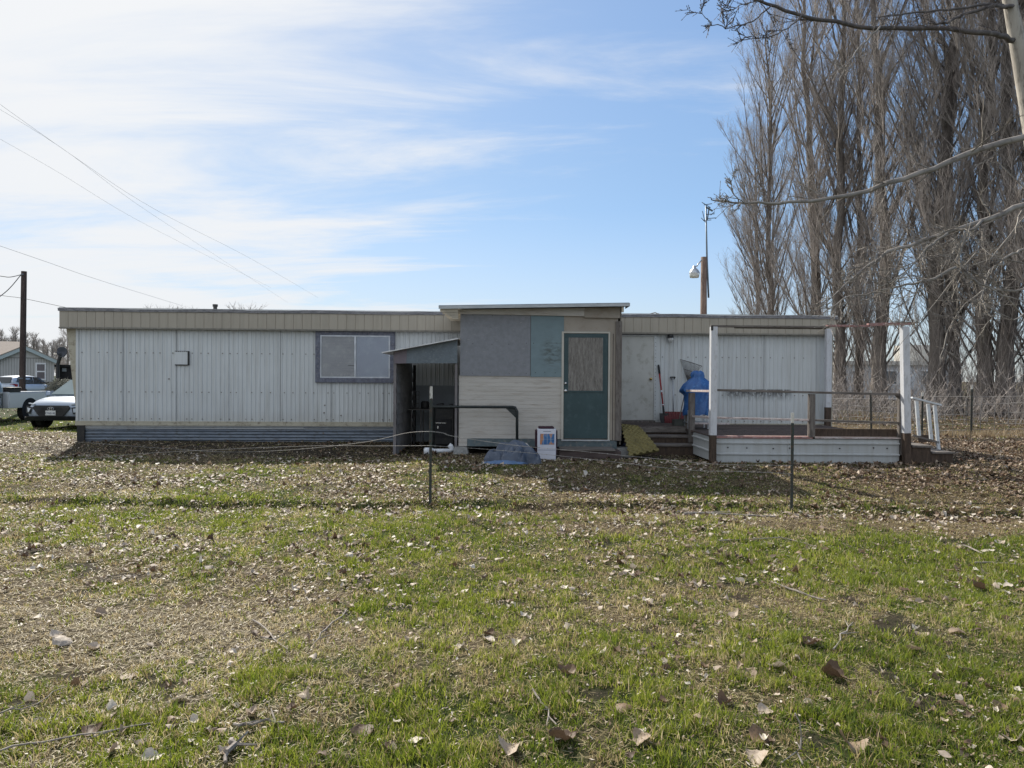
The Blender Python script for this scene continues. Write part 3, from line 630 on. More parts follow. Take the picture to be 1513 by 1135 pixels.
c=G(935,673); lump('c',c.x-.05,c.y+.28,.22,.2,.2,GZ(c.x,c.y+.2)-.02,9,None,1.3).build('dark_cloth',mat('dark_navy_cloth',(.02,.022,.04),(.035,.035,.05),5,rough=.9),None,smooth=True,origin=(c.x,c.y+.2,GZ(c.x,c.y)))
o=bpy.data.objects['dark_cloth']; tag(o,'dark navy cloth crumpled on the ground under the yellow foam pad','cloth')
b=MB(); 
for k in range(9):
    p=G(918+k*3.4,671+random.uniform(-3,2)); p.z+=.03; q=p+Vector((random.uniform(-.05,.12),random.uniform(-.05,.1),random.uniform(.03,.10))); b.beam(p,q,.018,.006)
tag(b.build('torn_packing',m_pvc,None,origin=(P(935,671,13).x,12.7,GZ(2.2,12.7))),'torn pale plastic strips lying beneath the yellow foam pad','rubbish')
# ------------------------------------------------------------------ deck
m_skirt=siding_mat('white_deck_siding',(.50,.53,.55),(.30,.29,.26))
m_post=mat('chipped_white_post',(.60,.61,.64),(.52,.53,.56),3,(3,3,1),rough=.6,c3=(.42,.42,.42))
m_bwood=mat('brown_damp_wood',(.10,.07,.052),(.06,.043,.033),4,(6,6,1),rough=.85,bump=.6,c3=(.035,.028,.024))
m_red=mat('flaking_red_paint',(.36,.19,.175),(.24,.14,.13),6,(1,4,4),rough=.8,bump=.4,c3=(.48,.42,.41))
m_whpaint=mat('flaking_white_paint',(.60,.56,.55),(.42,.33,.31),7,(1,3,3),rough=.8,c3=(.14,.10,.09))
m_lam=mat('leaf_littered_boards',(.10,.075,.065),(.05,.04,.036),9,(1,1,1),rough=.95,bump=.8,c3=(.16,.12,.10))
YD=12.5
dz=P(1190,646,YD).z; xL=P(1052,650,YD).x; xR=P(1340,650,YD).x
zgD=GZ(5,YD)
deck=thing('deck','raised porch deck with white metal skirting, open post frame and weathered rails','deck',(xL,YD,zgD))
yBack=HW(TL(1100,600)[0],0,0).y-.08
b=MB()
k=0; y=YD+.02
while y<yBack-.02:
    b.box((xL+.02,y,dz-.035),(xR-.01,min(y+.137,yBack),dz+random.uniform(-.003,.003))); y+=.142
b.build('decking',m_lam,deck)
b=MB(); b.box((xL-.0,YD-.03,dz-.028),(P(1200,650,YD).x,YD+.09,dz+.012)); b.build('edge_board',m_red,deck,bevel=.004)
b=MB(); b.box((P(1203,648,YD).x,YD-.035,dz-.02),(xR-.02,YD+.06,dz+.004)); b.build('edge_board',m_whpaint,deck)
b=MB(); b.box((P(1203,648,YD).x,YD+.07,dz+.012),(xR-.05,YD+.11,dz+.145)); b.build('kick_board',m_bwood,deck,bevel=.004)
# joist/frame dark underneath
b=MB(); b.box((xL+.03,YD+.035,zgD),(xR-.0,YD+.07,dz-.036)); b.box((xR-.05,YD+.07,zgD),(xR,yBack,dz-.036)); b.box((xL+.20,YD+.07,zgD),(xL+.23,yBack-1.6,dz-.036)); b.build('under_frame',m_bwood,deck)
# skirting profile (horizontal)
def skirt_(b,p,q,outn,z0,z1):
    prof=[]; z=z0
    H=z1-z0
    for f,o in ((0,.0),(.36,.0),(.39,.028),(.43,.028),(.46,.0),(.78,.0),(.81,.028),(.85,.028),(.88,.0),(.97,0),(1,.02)): prof.append((z0+H*f,o))
    n=len(prof); p=Vector(p);q=Vector(q);outn=Vector(outn)
    vs=[Vector((e.x,e.y,z))+outn*(o+.012) for e in (p,q) for z,o in prof]
    b.add(vs,[(i,n+i,n+i+1,i+1) for i in range(n-1)])
    vs=[Vector((e.x,e.y,z)) for e in (p,q) for z in (z0,z1)]; b.add(vs,[(0,2,3,1)])
xs_=P(1328,660,YD).x
b=MB(); skirt_(b,(P(1058,660,YD).x,YD,0),(xs_,YD,0),(0,-1,0),zgD-.04,dz-.03); b.box((P(1163,660,YD).x,YD-.02,zgD),(P(1165,660,YD).x,YD-.0,dz-.04)); sk1=b.build('metal_skirting',m_skirt,deck)
b=MB()
for px in (1075,1103,1142,1166,1240,1290,1310):
    p=P(px,662+random.uniform(-1,1),YD); b.box((p.x-.01,YD-.025,p.z-.01),(p.x+.01,YD-.01,p.z+.01))
b.build('screw',m_black,sk1)
c=P(1029,645,13.9)
b=MB(); skirt_(b,(xL-.0,13.75,0),(xL-.0,YD+.03,0),(-1,-.1,0),zgD+.02,dz-.02); b.build('metal_skirting',m_skirt,deck)
# front posts
def post(b1,b2,x,y,w,z0,zm,z1):
    b1.box((x-w/2,y-w/2,zm),(x+w/2,y+w/2,z1)); b2.box((x-w/2+.003,y-w/2+.003,z0),(x+w/2-.003,y+w/2-.003,zm-.001))
def mkpost(px,y,w,pm,pt,zb,lean=0):
    x=P(px,600,y).x; 
    b=MB(); b.beam((x,y,zb-.05),(x-lean*.3,y,P(px,pm,y).z-.001),w-.006,w-.006,(0,1,0)); p0=b.build('post',m_bwood,deck,bevel=.004)
    b=MB(); b.beam((x-lean*.3,y,P(px,pm,y).z),(x-lean,y,P(px,pt,y).z),w,w,(0,1,0)); b.build('post_wrap',m_post,p0,bevel=.004)
    return x
xpA=mkpost(1053.5,YD-.06,.112,643,483,zgD)
xpB=mkpost(1341,YD-.10,.118,640,483,zgD,.07)
yr=HW(TL(1223,600)[0],0,0).y-.22
xpC=mkpost(1223,yr,.118,602,486,GZ(6.6,yr))
b=MB(); b.box((xpA+.057,YD-.075,P(1053,640,YD).z+.0),(xpA+.061,YD-.05,P(1053,484,YD).z)); b.build('post_seam',m_black,deck)
# top beams
b=MB(); p=P(1050,482,YD-.06); q=P(1224,483.5,YD-.06); b.beam(p+Vector((0,0,-.0)),q,.09,.035); b.beam(P(1085,484.5,YD-.05),P(1220,486,YD-.05),.03,.02); b.build('top_beam',m_woodh,deck,bevel=.003)
b=MB(); b.beam(P(1221,481.5,YD-.08),P(1284,482,YD-.08),.08,.035); b.beam(P(1282,480,YD-.08),P(1344,478,YD-.08),.08,.05); b.build('top_beam',m_red,deck,bevel=.003)
b=MB(); b.beam(P(1335,477,YD-.0),P(1352,477,YD-.0),.05,.03); b.beam(P(1335,479,YD+.3),P(1350,479,YD+.3),.1,.02); b.build('beam_end',m_bwood,deck)
b=MB(); p=P(1052,484,YD-.115); b.box((p.x-.02,YD-.125,p.z-.05),(p.x+.02,YD-.117,p.z+.03)); b.build('bracket',m_black,deck)
# rails
def rail(p,q,w,h,m,nm='rail'):
    b=MB(); b.beam(p,q,w,h); return b.build(nm,m,deck,bevel=.003)
zz=YD+.0
rail(P(1058,576.5,zz),P(1203,580,zz),.09,.04,m_woodh); rail(P(1203,580,zz),P(1334,583,zz),.085,.04,m_woodh)
rail(P(1058,617.5,zz),P(1196,621,zz),.05,.035,m_whpaint); rail(P(1203,621,zz),P(1334,625,zz),.05,.035,m_woodh)
b=MB(); x=P(1199,600,zz).x; b.box((x-.05,zz-.045,dz+.001),(x+.05,zz+.045,P(1199,580.5,zz).z-.02)); b.box((x-.056,zz-.02,dz+.013),(x-.0505,zz+.03,P(1199,580.5,zz).z-.03)); b.build('rail_post',m_wood,deck,bevel=.004)
b=MB(); x=P(1329,600,zz).x; b.box((x-.02,zz-.04,dz+.005),(x+.02,zz+.04,P(1329,584,zz).z-.01)); b.box((x+.01,zz-.05,dz-.3),(x+.06,zz+.0,P(1329,584,zz).z-.0)); b.build('rail_post',m_wood,deck,bevel=.003)
# braces in the corner (curved)
b=MB(); b.prism([P(1334,584,zz),P(1322,584,zz),P(1331,592,zz)],(0,.02,0)); b.build('brace',m_wood,deck)
# left side return rail
yl=14.1
xq=P(1022,600,yl).x; b=MB(); b.box((xq-.055,yl-.05,dz-.25),(xq+.055,yl+.05,P(1022,579,yl).z-.02)); b.box((xq-.058,yl-.052,dz),(xq-.0555,yl+.0,P(1022,579,yl).z-.02)); b.build('rail_post',m_wood,deck,bevel=.004)
rail(P(1017,577.5,yl),P(1051,578,YD+.15),.09,.04,m_whpaint); rail(P(1023,615,yl),P(1051,617.5,YD+.15),.05,.04,m_whpaint)
xq2=P(1016,620,yl+.5).x; b=MB(); b.box((xq2-.04,yl+.45,dz-.2),(xq2+.04,yl+.53,P(1015,607,yl+.5).z)); b.build('rail_post',m_wood,deck)
# landing that carries on to the entrance door
zl=P(960,627,15.2).z; x0=P(921,640,14.7).x; x1=P(1019,640,14.7).x
land=thing('landing','low weathered timber landing and steps below the off-white entrance door','steps',((x0+x1)/2,14.6,zgD))
b=MB(); y=14.55
while y<yBack-.05: b.box((x0,y,zl-.03),(x1,min(y+.137,yBack),zl+random.uniform(-.003,.003))); y+=.142
b.build('landing_boards',m_lam,land)
b=MB(); b.box((x0,14.5,zl-.12),(x1-.02,14.545,zl-.005)); b.build('edge_board',m_woodh,land,bevel=.004)
b=MB(); b.box((x0,14.56,zgD-.05),(x1-.05,14.6,zl-.12)); b.build('riser',m_bwood,land)
for k,(yy,zz_,xr_) in enumerate(((14.18,zl-.16,1040),(13.78,zl-.30,1046))):
    x1s=P(xr_,650,yy).x; b=MB(); b.box((x0+.1,yy,zz_-.04),(x1s,yy+.36,zz_)); b.build('tread',m_woodh,land,bevel=.006)
    b=MB(); b.box((x0+.1,yy+.03,zgD-.1),(x1s-.02,yy+.07,zz_-.041)); b.build('riser',m_bwood,land)
# right-hand stairs
sx0=P(1347,660,12.4).x
stt=thing('deck_stairs','short brown timber stairs with white picket handrail at the right end of the deck','stairs',(sx0,12.6,zgD))
zA=P(1360,658,12.4).z; xa1=P(1377,660,12.4).x; zB=P(1395,668,12.4).z; xb1=P(1411,670,12.4).x; zgs=GZ(7,12.4)-.05
b=MB(); b.box((sx0+.0,12.4,zgs),(xa1-.02,13.4,zA-.041)); b.box((xa1-.019,12.42,zgs),(xb1-.02,13.4,zB-.035)); b.build('riser',m_bwood,stt)
b=MB(); b.box((sx0,12.37,zA-.04),(xa1,13.42,zA)); b.build('tread',m_woodh,stt,bevel=.005)
b=MB(); b.box((xa1+.001,12.39,zB-.034),(xb1,13.42,zB)); b.build('tread',m_woodh,stt,bevel=.005)
yh=12.9
m_pick=mat('white_picket_paint',(.62,.65,.68),(.54,.57,.60),5,rough=.5,c3=(.45,.45,.44))
for (pt,pb,h0,h1) in ((1354,1358,592,644),(1371,1376,597,650),(1381,1387,599,667)):
    b=MB(); b.beam(P(pb,h1,yh),P(pt,h0,yh),.055,.04,(0,1,0)); b.build('picket',m_pick,stt,bevel=.003)
b=MB(); b.beam(P(1347,587.5,yh),P(1390,598.5,yh),.07,.03); b.build('handrail',m_pick,stt)
b=MB(); b.beam(P(1348,643,yh),P(1387,654,yh),.04,.035); b.build('bottom_rail',m_woodh,stt)
b=MB(); b.box((P(1359,645,13.6).x,13.6,P(1360,653,13.6).z),(P(1380,645,13.6).x,13.65,P(1360,643,13.6).z)); b.build('side_board',m_bwood,stt)
# ------------------------------------------------------------------ things on the landing
yw=HW(TL(985,600)[0],0,0).y
m_hred=mat('red_fibreglass',(.30,.03,.03),(.22,.025,.025),6,rough=.4)
sh=thing('shovel','long red-handled shovel leaning upright by the entrance door','shovel',(P(981,622,yw-.3).x,yw-.3,zl))
top=P(973,539,yw-.06); foot=P(981,612,yw-.25)
b=MB(); b.tube([top+(foot-top)*.17,foot],.018,8); b.build('handle',m_hred,sh,smooth=True)
b=MB(); b.tube([top,top+(foot-top)*.05,top+(foot-top)*.18],[.018,.024,.021],8); b.build('grip',m_black,sh,smooth=True)
b=MB(); b.tube([top+(foot-top)*.52,top+(foot-top)*.56],.0205,8); b.tube([top+(foot-top)*.80,top+(foot-top)*.82],.0205,8); b.build('band',m_pvc,sh)
b=MB(); b.tube([foot+(top-foot)*.16,foot],[.02,.026],8); f=foot; hs=.10
pts=[f+Vector(v) for v in ((-hs,0,.02),(hs,0,.02),(hs*.98,-.04,-.12),(hs*.5,-.06,-.22),(0,-.07,-.26),(-hs*.5,-.06,-.22),(-hs*.98,-.04,-.12))]
b.add(pts+[p+Vector((0,.012,0)) for p in pts],[tuple(range(7)),tuple(range(13,6,-1))]+[(i,(i+1)%7,(i+1)%7+7,i+7) for i in range(7)]); b.build('blade',m_black,sh)
sn=thing('snow_shovel','snow shovel with D-grip and wide dark red blade against the siding','snow shovel',(P(996,622,yw-.3).x,yw-.3,zl))
top=P(994,560,yw-.05); foot=P(995,610,yw-.2)
b=MB(); b.tube([top,foot],.014,8); b.build('handle',m_alu,sn,smooth=True)
b=MB(); w_=.055; b.tube([top+Vector((-w_,0,.04)),top+Vector((w_,0,.04))],.014,8); b.tube([top+Vector((-w_,0,.04)),top+Vector((-w_*.6,0,0)),top],.011,6); b.tube([top+Vector((w_,0,.04)),top+Vector((w_*.6,0,0)),top],.011,6); b.build('grip',m_black,sn,smooth=True)
b=MB(); xA=P(981,610,yw-.22).x; xB=P(1012,610,yw-.22).x; zt_=P(995,608.5,yw-.2).z; zb_=P(995,625,yw-.3).z; nn=24; vs=[];fs=[]
for j in range(7):
    v=j/6
    for i in range(nn*2+1):
        u=i/(nn*2); vs.append((xA+(xB-xA)*u,yw-.2-.10*math.sin(v*1.6)-.008*(math.sin(u*math.pi*2*9)>0),zt_+(zb_-zt_)*v))
W=nn*2+1
for j in range(6):
    for i in range(W-1): a=j*W+i; fs.append((a,a+1,a+W+1,a+W))
b.add(vs,fs); o=b.build('blade',mat('dark_red_plastic',(.13,.022,.025),(.09,.018,.02),5,rough=.5),sn); so_=o.modifiers.new('t','SOLIDIFY'); so_.thickness=.006
# fan rake
rk=thing('leaf_rake','wire fan leaf rake leaning tines-up against the siding','rake',(P(1003,625,yw-.5).x,yw-.5,zl))
foot=P(1003,622,yw-.55); neck=P(1016,563,yw-.08); b=MB(); b.tube([foot,neck],.013,8); b.build('handle',m_wood,rk,smooth=True)
b=MB(); A1=P(1005,531,yw-.04); A2=P(1037,541,yw-.04); n=17
for k in range(n):
    u=k/(n-1); e=A1.lerp(A2,u)+Vector((0,0,.02*math.sin(u*math.pi))); b.tube([neck,neck.lerp(e,.5)+Vector((0,-.01,0)),e,e+Vector((0,-.02,-.015))],.0035,4)
b.beam(A1,A2,.006,.012); b.beam(neck.lerp(A1,.55),neck.lerp(A2,.55),.006,.010); b.build('tines',m_wire,rk)
# green planter box
b=MB(); y=14.75; xa_,xb_=P(997,630,y).x,P(1014,630,y).x; zt_=P(1005,620.5,y).z
b.box((xa_,y,zl),(xb_,y+.012,zt_)); b.box((xa_,y+.25,zl),(xb_,y+.262,zt_)); b.box((xa_,y+.0125,zl),(xa_+.012,y+.2495,zt_)); b.box((xb_-.012,y+.0125,zl),(xb_,y+.2495,zt_)); b.box((xa_-.008,y-.008,zt_),(xb_+.008,y+.004,zt_+.018)); b.box((xa_+.013,y+.013,zl+.01),(xb_-.013,y+.249,zt_-.05))
tag(b.build('planter_box',mat('grey_green_box',(.10,.105,.095),(.07,.075,.07),5,rough=.8),None,origin=(xa_,y,zl)),'plain grey-green box on the landing beside the rail post','box')
# tarp-covered grill -------------------------------------------------------
m_tarp=mat('blue_tarp',(.035,.13,.36),(.025,.095,.28),4,rough=.42,spec=.5,c3=(.06,.19,.45),bump=.6,bscale=14)
yt=14.55; c=P(1029,600,yt); ztop=P(1033,549,yt).z; zbot=P(1033,613,yt).z
rows=[(0,.07,.06),(.03,.115,.09),(.09,.13,.10),(.14,.11,.09),(.20,.17,.13),(.28,.26,.19),(.36,.30,.22),(.42,.335,.24),(.46,.33,.24),(.49,.29,.24),(.55,.25,.23),(.66,.26,.23),(.78,.25,.23),(.9,.27,.24),(1,.26,.24)]
b=MB(); n=72; vs=[];fs=[]
for f,a,bb in rows:
    for k in range(n):
        t=2*math.pi*k/n; fr_=1+.09*(abs(math.sin(t*3.5+f*3))-.5)*2+.08*(abs(math.sin(t*6.5+f*6+1))-.5)+.06*math.sin(t*19+f*14)
        vs.append((c.x+.02+a*math.cos(t)*fr_,yt+bb*math.sin(t)*fr_,ztop+(zbot-ztop)*f+.02*math.sin(t*5+f*8)))
for j in range(len(rows)-1):
    for k in range(n): a=j*n+k;d=j*n+(k+1)%n; fs.append((a,a+n,d+n,d))
fs.append(tuple(range(n)))
b.add(vs,fs)
gt=thing('covered_grill','bulky grill draped in a crinkled bright blue tarp behind the deck rail','grill',(c.x,yt,dz))
o=b.build('tarp',m_tarp,gt,smooth=True)
b=MB()
for dx in (-.2,.2):
    for dy in (-.15,.15): b.beam((c.x+dx,yt+dy,zbot+.1),(c.x+dx,yt+dy,dz),.03,.03,(0,1,0))
b.box((c.x-.22,yt-.17,dz+.12),(c.x+.22,yt+.17,dz+.14)); b.build('leg',m_alu,gt)
b=MB(); b.beam(P(1024,627,14.3)+Vector((0,0,.02)),P(1077,627.5,14.3)+Vector((0,0,.02)),.09,.03); 
tag(b.build('loose_board',m_whpaint,None,origin=(P(1040,628,14.3).x,14.3,dz)),'loose pale board lying on the deck under the blue tarp','board')
# ------------------------------------------------------------------ ground sheet (fine near the camera, coarse to the horizon)
def gridc(a,b,near,far,c=0):
    out=[c];s=near
    while out[-1]<b: out.append(out[-1]+s); s=min(s*1.035,far) if out[-1]>c+9 else s
    return out
ys=[-30,-15,-6,-2,0,1.2,2.0]; y=2.4
while y<18: ys.append(y); y+=.055 if y<9 else .085
s=.1
while y<1500: ys.append(y); s*=1.09; y+=s
ys.append(2500)
xs=[0.0]; x=0; s=.06
while x<1800:
    x+=s; xs.append(x)
    if x>8: s*=1.07
    elif x>5: s=.09
xs=[-q for q in xs[:0:-1]]+xs
X,Y=np.meshgrid(np.array(xs),np.array(ys)); Z=gh(X,Y)
nx,ny=len(xs),len(ys)
i=(np.arange(nx-1)[None,:]+np.arange(ny-1)[:,None]*nx).ravel()
def greenness(x,y):
    """0 dry thatch .. 1 lush grass, following the look of the lawn"""
    x=np.asarray(x,float);y=np.asarray(y,float)
    n=.34*vn(x,y,1.6,11)+.34*vn(x,y,.55,12)+.32*vn(x,y,.2,13)
    bias=.02+.16*np.clip(x/4,-1,1)*(1-sstep(7.5,8.6,y))            # greener to the right in front
    bias=bias+.10*np.exp(-((y-6.0)/1.0)**2)*sstep(-1.5,1.0,x)-.07*np.exp(-((y-5.3)/.9)**2)*(1-sstep(-2.5,-.3,x))
    bias=bias+.08*(1-sstep(3.2,4.2,y))
    bias=bias-.30*np.exp(-((y-8.3)/.65)**2)*sstep(1.5,3.0,x)      # straw strip at the right
    bias=bias-.45*sstep(18,20,y)*sstep(5,7,x)-.13*sstep(8.9,9.6,y)*(1-sstep(17,20,y))+.25*sstep(19,21,y)
    return np.clip((n+bias-.22)*2.0,0,1)
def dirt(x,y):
    """bare, leaf-stained earth with shade painted in, near the buildings and under the trees"""
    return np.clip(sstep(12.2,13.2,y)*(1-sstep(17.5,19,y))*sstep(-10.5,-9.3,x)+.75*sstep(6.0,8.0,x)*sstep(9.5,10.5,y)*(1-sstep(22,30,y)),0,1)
bare=lambda x,y: 1-.9*sstep(.74,.82,.6*vn(x,y,.42,61)+.4*vn(x,y,.16,62))   # small bald spots
m,t=nt('lawn_soil'); o=N(t,'ShaderNodeOutputMaterial'); p=N(t,'ShaderNodeBsdfPrincipled'); t.links.new(p.outputs[0],o.inputs[0]); p.inputs['Roughness'].default_value=.95; p.inputs['Specular IOR Level'].default_value=.1
v=coords(t); ga=N(t,'ShaderNodeAttribute',attribute_name='green'); da=N(t,'ShaderNodeAttribute',attribute_name='dirt')
dry=ramp(t,noise_(t,v,26,6,.7),[(.3,(.04,.03,.018)),(.52,(.085,.065,.04)),(.72,(.17,.14,.085))])
grn=ramp(t,noise_(t,v,30,6,.7),[(.3,(.015,.022,.008)),(.55,(.04,.055,.015)),(.75,(.085,.095,.03))])
dirt_shade=ramp(t,noise_(t,v,18,6,.7),[(.35,(.022,.018,.013)),(.6,(.05,.04,.028)),(.75,(.09,.072,.05))])  # bare earth colours, kept extra dark to deepen the shade by the buildings
far=ramp(t,noise_(t,v,1.2,4,.6),[(.35,(0,0,0)),(.65,(1,1,1))])
g2=math_(t,'MULTIPLY_ADD',math_(t,'SUBTRACT',noise_(t,v,7,4,.6),.5),.9,ga.outputs['Fac'])
c_=mix_(t,N_map(t,g2,.15,.85),dry,grn); c_=mix_(t,da.outputs['Fac'],c_,dirt_shade); t.links.new(c_,p.inputs['Base Color'])
bn=N(t,'ShaderNodeBump'); bn.inputs['Strength'].default_value=.9; bn.inputs['Distance'].default_value=.03; t.links.new(noise_(t,v,22,6,.7),bn.inputs['Height']); t.links.new(bn.outputs[0],p.inputs['Normal'])
g=np_mesh('ground',np.stack([X,Y,Z],-1).reshape(-1,3),None,np.stack([i,i+1,i+1+nx,i+nx],-1),[m],[('green',greenness(X,Y).ravel()),('dirt',np.maximum(dirt(X,Y),(1-bare(X,Y))*(Y<12)*.9).ravel())],True); struct(g)
# ------------------------------------------------------------------ where nothing grows (under the buildings)
def blocked(x,y):
    lx=(x-ORG.x)*ex.x+(y-ORG.y)*ex.y; ly=(x-ORG.x)*ey.x+(y-ORG.y)*ey.y
    bk=(lx>-.02)&(lx<HL+.02)&(ly>-.01)&(ly<HD)
    bk|=(x>x678-.1)&(x<x913+.1)&(y>13.4)&(y<16.5)
    bk|=(x>xL)&(x<xR)&(y>YD)&(y<17); bk|=(x>2.3)&(x<xL)&(y>13.85)&(y<16.5)
    return bk
def sample(n,y0,y1,wide=.76,pad=.6,dens=None):
    """n random ground points inside the strip seen between the depths y0..y1 (a little wider than the view)"""
    u=rng.random(int(n*1.0)); y=np.sqrt(y0**2+u*(y1**2-y0**2)); x=(rng.random(len(y))*2-1)*(y*wide+pad)
    k=~blocked(x,y)
    if dens is not None: k&=rng.random(len(y))<dens(x,y)
    return x[k],y[k]
def blades(name,x,y,h,w,lean,mats,rnd,gr,z0=-.004):
    n=len(x); az=rng.random(n)*6.283; la=rng.random(n)*6.283; z=gh(x,y)+z0
    dx,dy=np.cos(az)*w/2,np.sin(az)*w/2; lx,ly=np.cos(la)*lean*h,np.sin(la)*lean*h
    hz=h*np.sqrt(np.maximum(.05,1-np.minimum(lean,.97)**2))
    V=np.zeros((n,5,3))
    V[:,0]=np.stack([x-dx,y-dy,z],-1);V[:,1]=np.stack([x+dx,y+dy,z],-1)
    V[:,2]=np.stack([x-dx*.75+lx*.35,y-dy*.75+ly*.35,z+hz*.6],-1);V[:,3]=np.stack([x+dx*.75+lx*.35,y+dy*.75+ly*.35,z+hz*.6],-1)
    V[:,4]=np.stack([x+lx,y+ly,z+hz],-1)
    b=np.arange(n)[:,None]*5
    return np_mesh(name,V.reshape(-1,3),b+np.array([2,3,4]),b+np.array([0,1,3,2]),mats,[('rnd',np.repeat(rnd,5)),('gr',np.repeat(gr,5))])
def blade_mat(name,stops_g,stops_d,tr=.45):
    m,t=nt(name); o=N(t,'ShaderNodeOutputMaterial'); d=N(t,'ShaderNodeBsdfDiffuse'); s=N(t,'ShaderNodeBsdfTranslucent'); gl=N(t,'ShaderNodeBsdfGlossy'); mx=N(t,'ShaderNodeMixShader'); m2=N(t,'ShaderNodeMixShader')
    a=N(t,'ShaderNodeAttribute',attribute_name='rnd'); g=N(t,'ShaderNodeAttribute',attribute_name='gr')
    c=mix_(t,g.outputs['Fac'],ramp(t,a.outputs['Fac'],stops_d),ramp(t,a.outputs['Fac'],stops_g))
    t.links.new(c,d.inputs[0]); t.links.new(c,s.inputs[0]); mx.inputs[0].default_value=tr; t.links.new(d.outputs[0],mx.inputs[1]); t.links.new(s.outputs[0],mx.inputs[2])
    gl.inputs['Roughness'].default_value=.45; m2.inputs[0].default_value=.035; t.links.new(mx.outputs[0],m2.inputs[1]); t.links.new(gl.outputs[0],m2.inputs[2]); t.links.new(m2.outputs[0],o.inputs[0]); return m
GG=[(0,(.055,.095,.012)),(.35,(.13,.18,.020)),(.7,(.25,.285,.035)),(1,(.38,.38,.08))]
DD=[(0,(.13,.09,.045)),(.35,(.32,.25,.13)),(.7,(.52,.43,.245)),(1,(.70,.61,.40))]
m_grass=blade_mat('grass_blade',GG,DD,.62); m_straw=blade_mat('straw_blade',DD,DD,.25)
def lawn(nclump,per,y0,y1,hh,ww,spread,dens):
    x,y=sample(nclump,y0,y1,dens=dens); gg=greenness(x,y)
    X=np.repeat(x,per)+rng.normal(0,spread,len(x)*per); Y=np.repeat(y,per)+rng.normal(0,spread,len(x)*per); g=np.repeat(gg,per)
    ch=np.repeat(.55+.9*rng.random(len(x))**1.5,per); k=(~blocked(X,Y))&(Y>1.5); X,Y,g,ch=X[k],Y[k],g[k],ch[k]
    cg=(rng.random(len(x))<(.10+.95*gg)).astype(float); cg=np.repeat(cg,per)[k]; isg=(rng.random(len(X))<np.where(cg>.5,.88,.14)).astype(float)
    hm=.35+1.35*vn(X,Y,.13,51); h=hh*ch*hm*(.5+.8*rng.random(len(X)))*(.62+.5*g); w=ww*(.7+.6*rng.random(len(X)))
    tone=np.clip(.30*rng.random(len(X))+.45*np.repeat(rng.random(len(x)),per)[k]+.30*vn(X,Y,.45,21)+.20*vn(X,Y,1.9,22)-.14,0,1)
    return X,Y,h,w,np.clip(.25+.55*rng.random(len(X)),0,.95),tone,isg
acc=[]
dn=lambda x,y: (.30+.70*greenness(x,y))*np.clip(.25+1.5*vn(x,y,.10,52),0,1)*bare(x,y)
acc.append(lawn(int(21000*Q),9,2.3,4.2,.042,.0046,.017,dn))
acc.append(lawn(int(26000*Q),8,4.2,6.5,.042,.0060,.022,dn))
acc.append(lawn(int(26000*Q),7,6.5,9.2,.044,.0078,.028,dn))
acc.append(lawn(int(24000*Q),7,9.2,13.0,.036,.009,.040,lambda x,y:(.60+.4*greenness(x,y))*(1-.75*dirt(x,y))))
acc.append(lawn(int(22000*Q),6,13.0,27,.045,.012,.07,lambda x,y:(.30+.5*greenness(x,y))*(1-.8*dirt(x,y))))
cat=[np.concatenate(a) for a in zip(*acc)]
stuff(blades('grass',cat[0],cat[1],cat[2],cat[3],cat[4],[m_grass],cat[5],cat[6]),'patchy short green and straw-coloured grass covering the yard','grass')
# lush tufts standing up from the lawn
acc=[]
for n_,y0,y1 in ((150,2.5,4.5),(160,4.5,8)):
    x,y=sample(n_*3,y0,y1,dens=lambda x,y:greenness(x,y)**2); x,y=x[:n_],y[:n_]; per=70
    X_=np.repeat(x,per)+rng.normal(0,.035,len(x)*per); Y_=np.repeat(y,per)+rng.normal(0,.035,len(x)*per); sz=np.repeat(.6+.7*rng.random(len(x)),per)
    acc.append((X_,Y_,.075*sz*(.5+.6*rng.random(len(X_))),np.full(len(X_),.0038),.2+.6*rng.random(len(X_)),.2+.7*rng.random(len(X_)),(rng.random(len(X_))<.93).astype(float)))
cat=[np.concatenate(a) for a in zip(*acc)]
stuff(blades('grass_tufts',cat[0],cat[1],cat[2],cat[3],cat[4],[m_grass],cat[5],cat[6]),'lusher taller tufts of green grass in the near lawn','grass')
# dry thatch: short bits lying flat
def lying(name,x,y,L,w,mats,rnd,zoff=.006,tiltmax=.25):
    n=len(x); az=rng.random(n)*6.283; ti=(rng.random(n)*2-1)*tiltmax; z=gh(x,y)+zoff+rng.random(n)*.012
    ux,uy,uz=np.cos(az)*np.cos(ti),np.sin(az)*np.cos(ti),np.sin(ti); sx_,sy_=-np.sin(az),np.cos(az)
    cv=(rng.random(n)-.5)*.35*L
    V=np.zeros((n,6,3))
    for k,f in enumerate((-.5,0,.5)):
        wk=w*(.5 if k!=1 else 1); off=cv if k==1 else 0
        for j,sg in enumerate((-1,1)):
            V[:,k*2+j]=np.stack([x+ux*L*f+sx_*(off+sg*wk/2),y+uy*L*f+sy_*(off+sg*wk/2),z+uz*L*f+np.abs(off)*.3],-1)
    b=np.arange(n)[:,None]*6
    return np_mesh(name,V.reshape(-1,3),None,np.concatenate([b+np.array([0,1,3,2]),b+np.array([2,3,5,4])]),mats,[('rnd',np.repeat(rnd,6)),('gr',np.zeros(n*6))])
acc=[]
for n_,y0,y1,L,w in ((75000,2.3,5,.045,.0024),(70000,5,9,.055,.0038),(60000,9,16,.07,.008)):
    x,y=sample(int(n_*Q),y0,y1,dens=lambda x,y:(.95-.72*greenness(x,y))*bare(x,y)); r=rng.random(len(x)); acc.append((x,y,L*(.4+r),w*(.6+.8*rng.random(len(x))),np.clip(.05+.9*rng.random(len(x))**1.2,0,1)))
cat=[np.concatenate(a) for a in zip(*acc)]
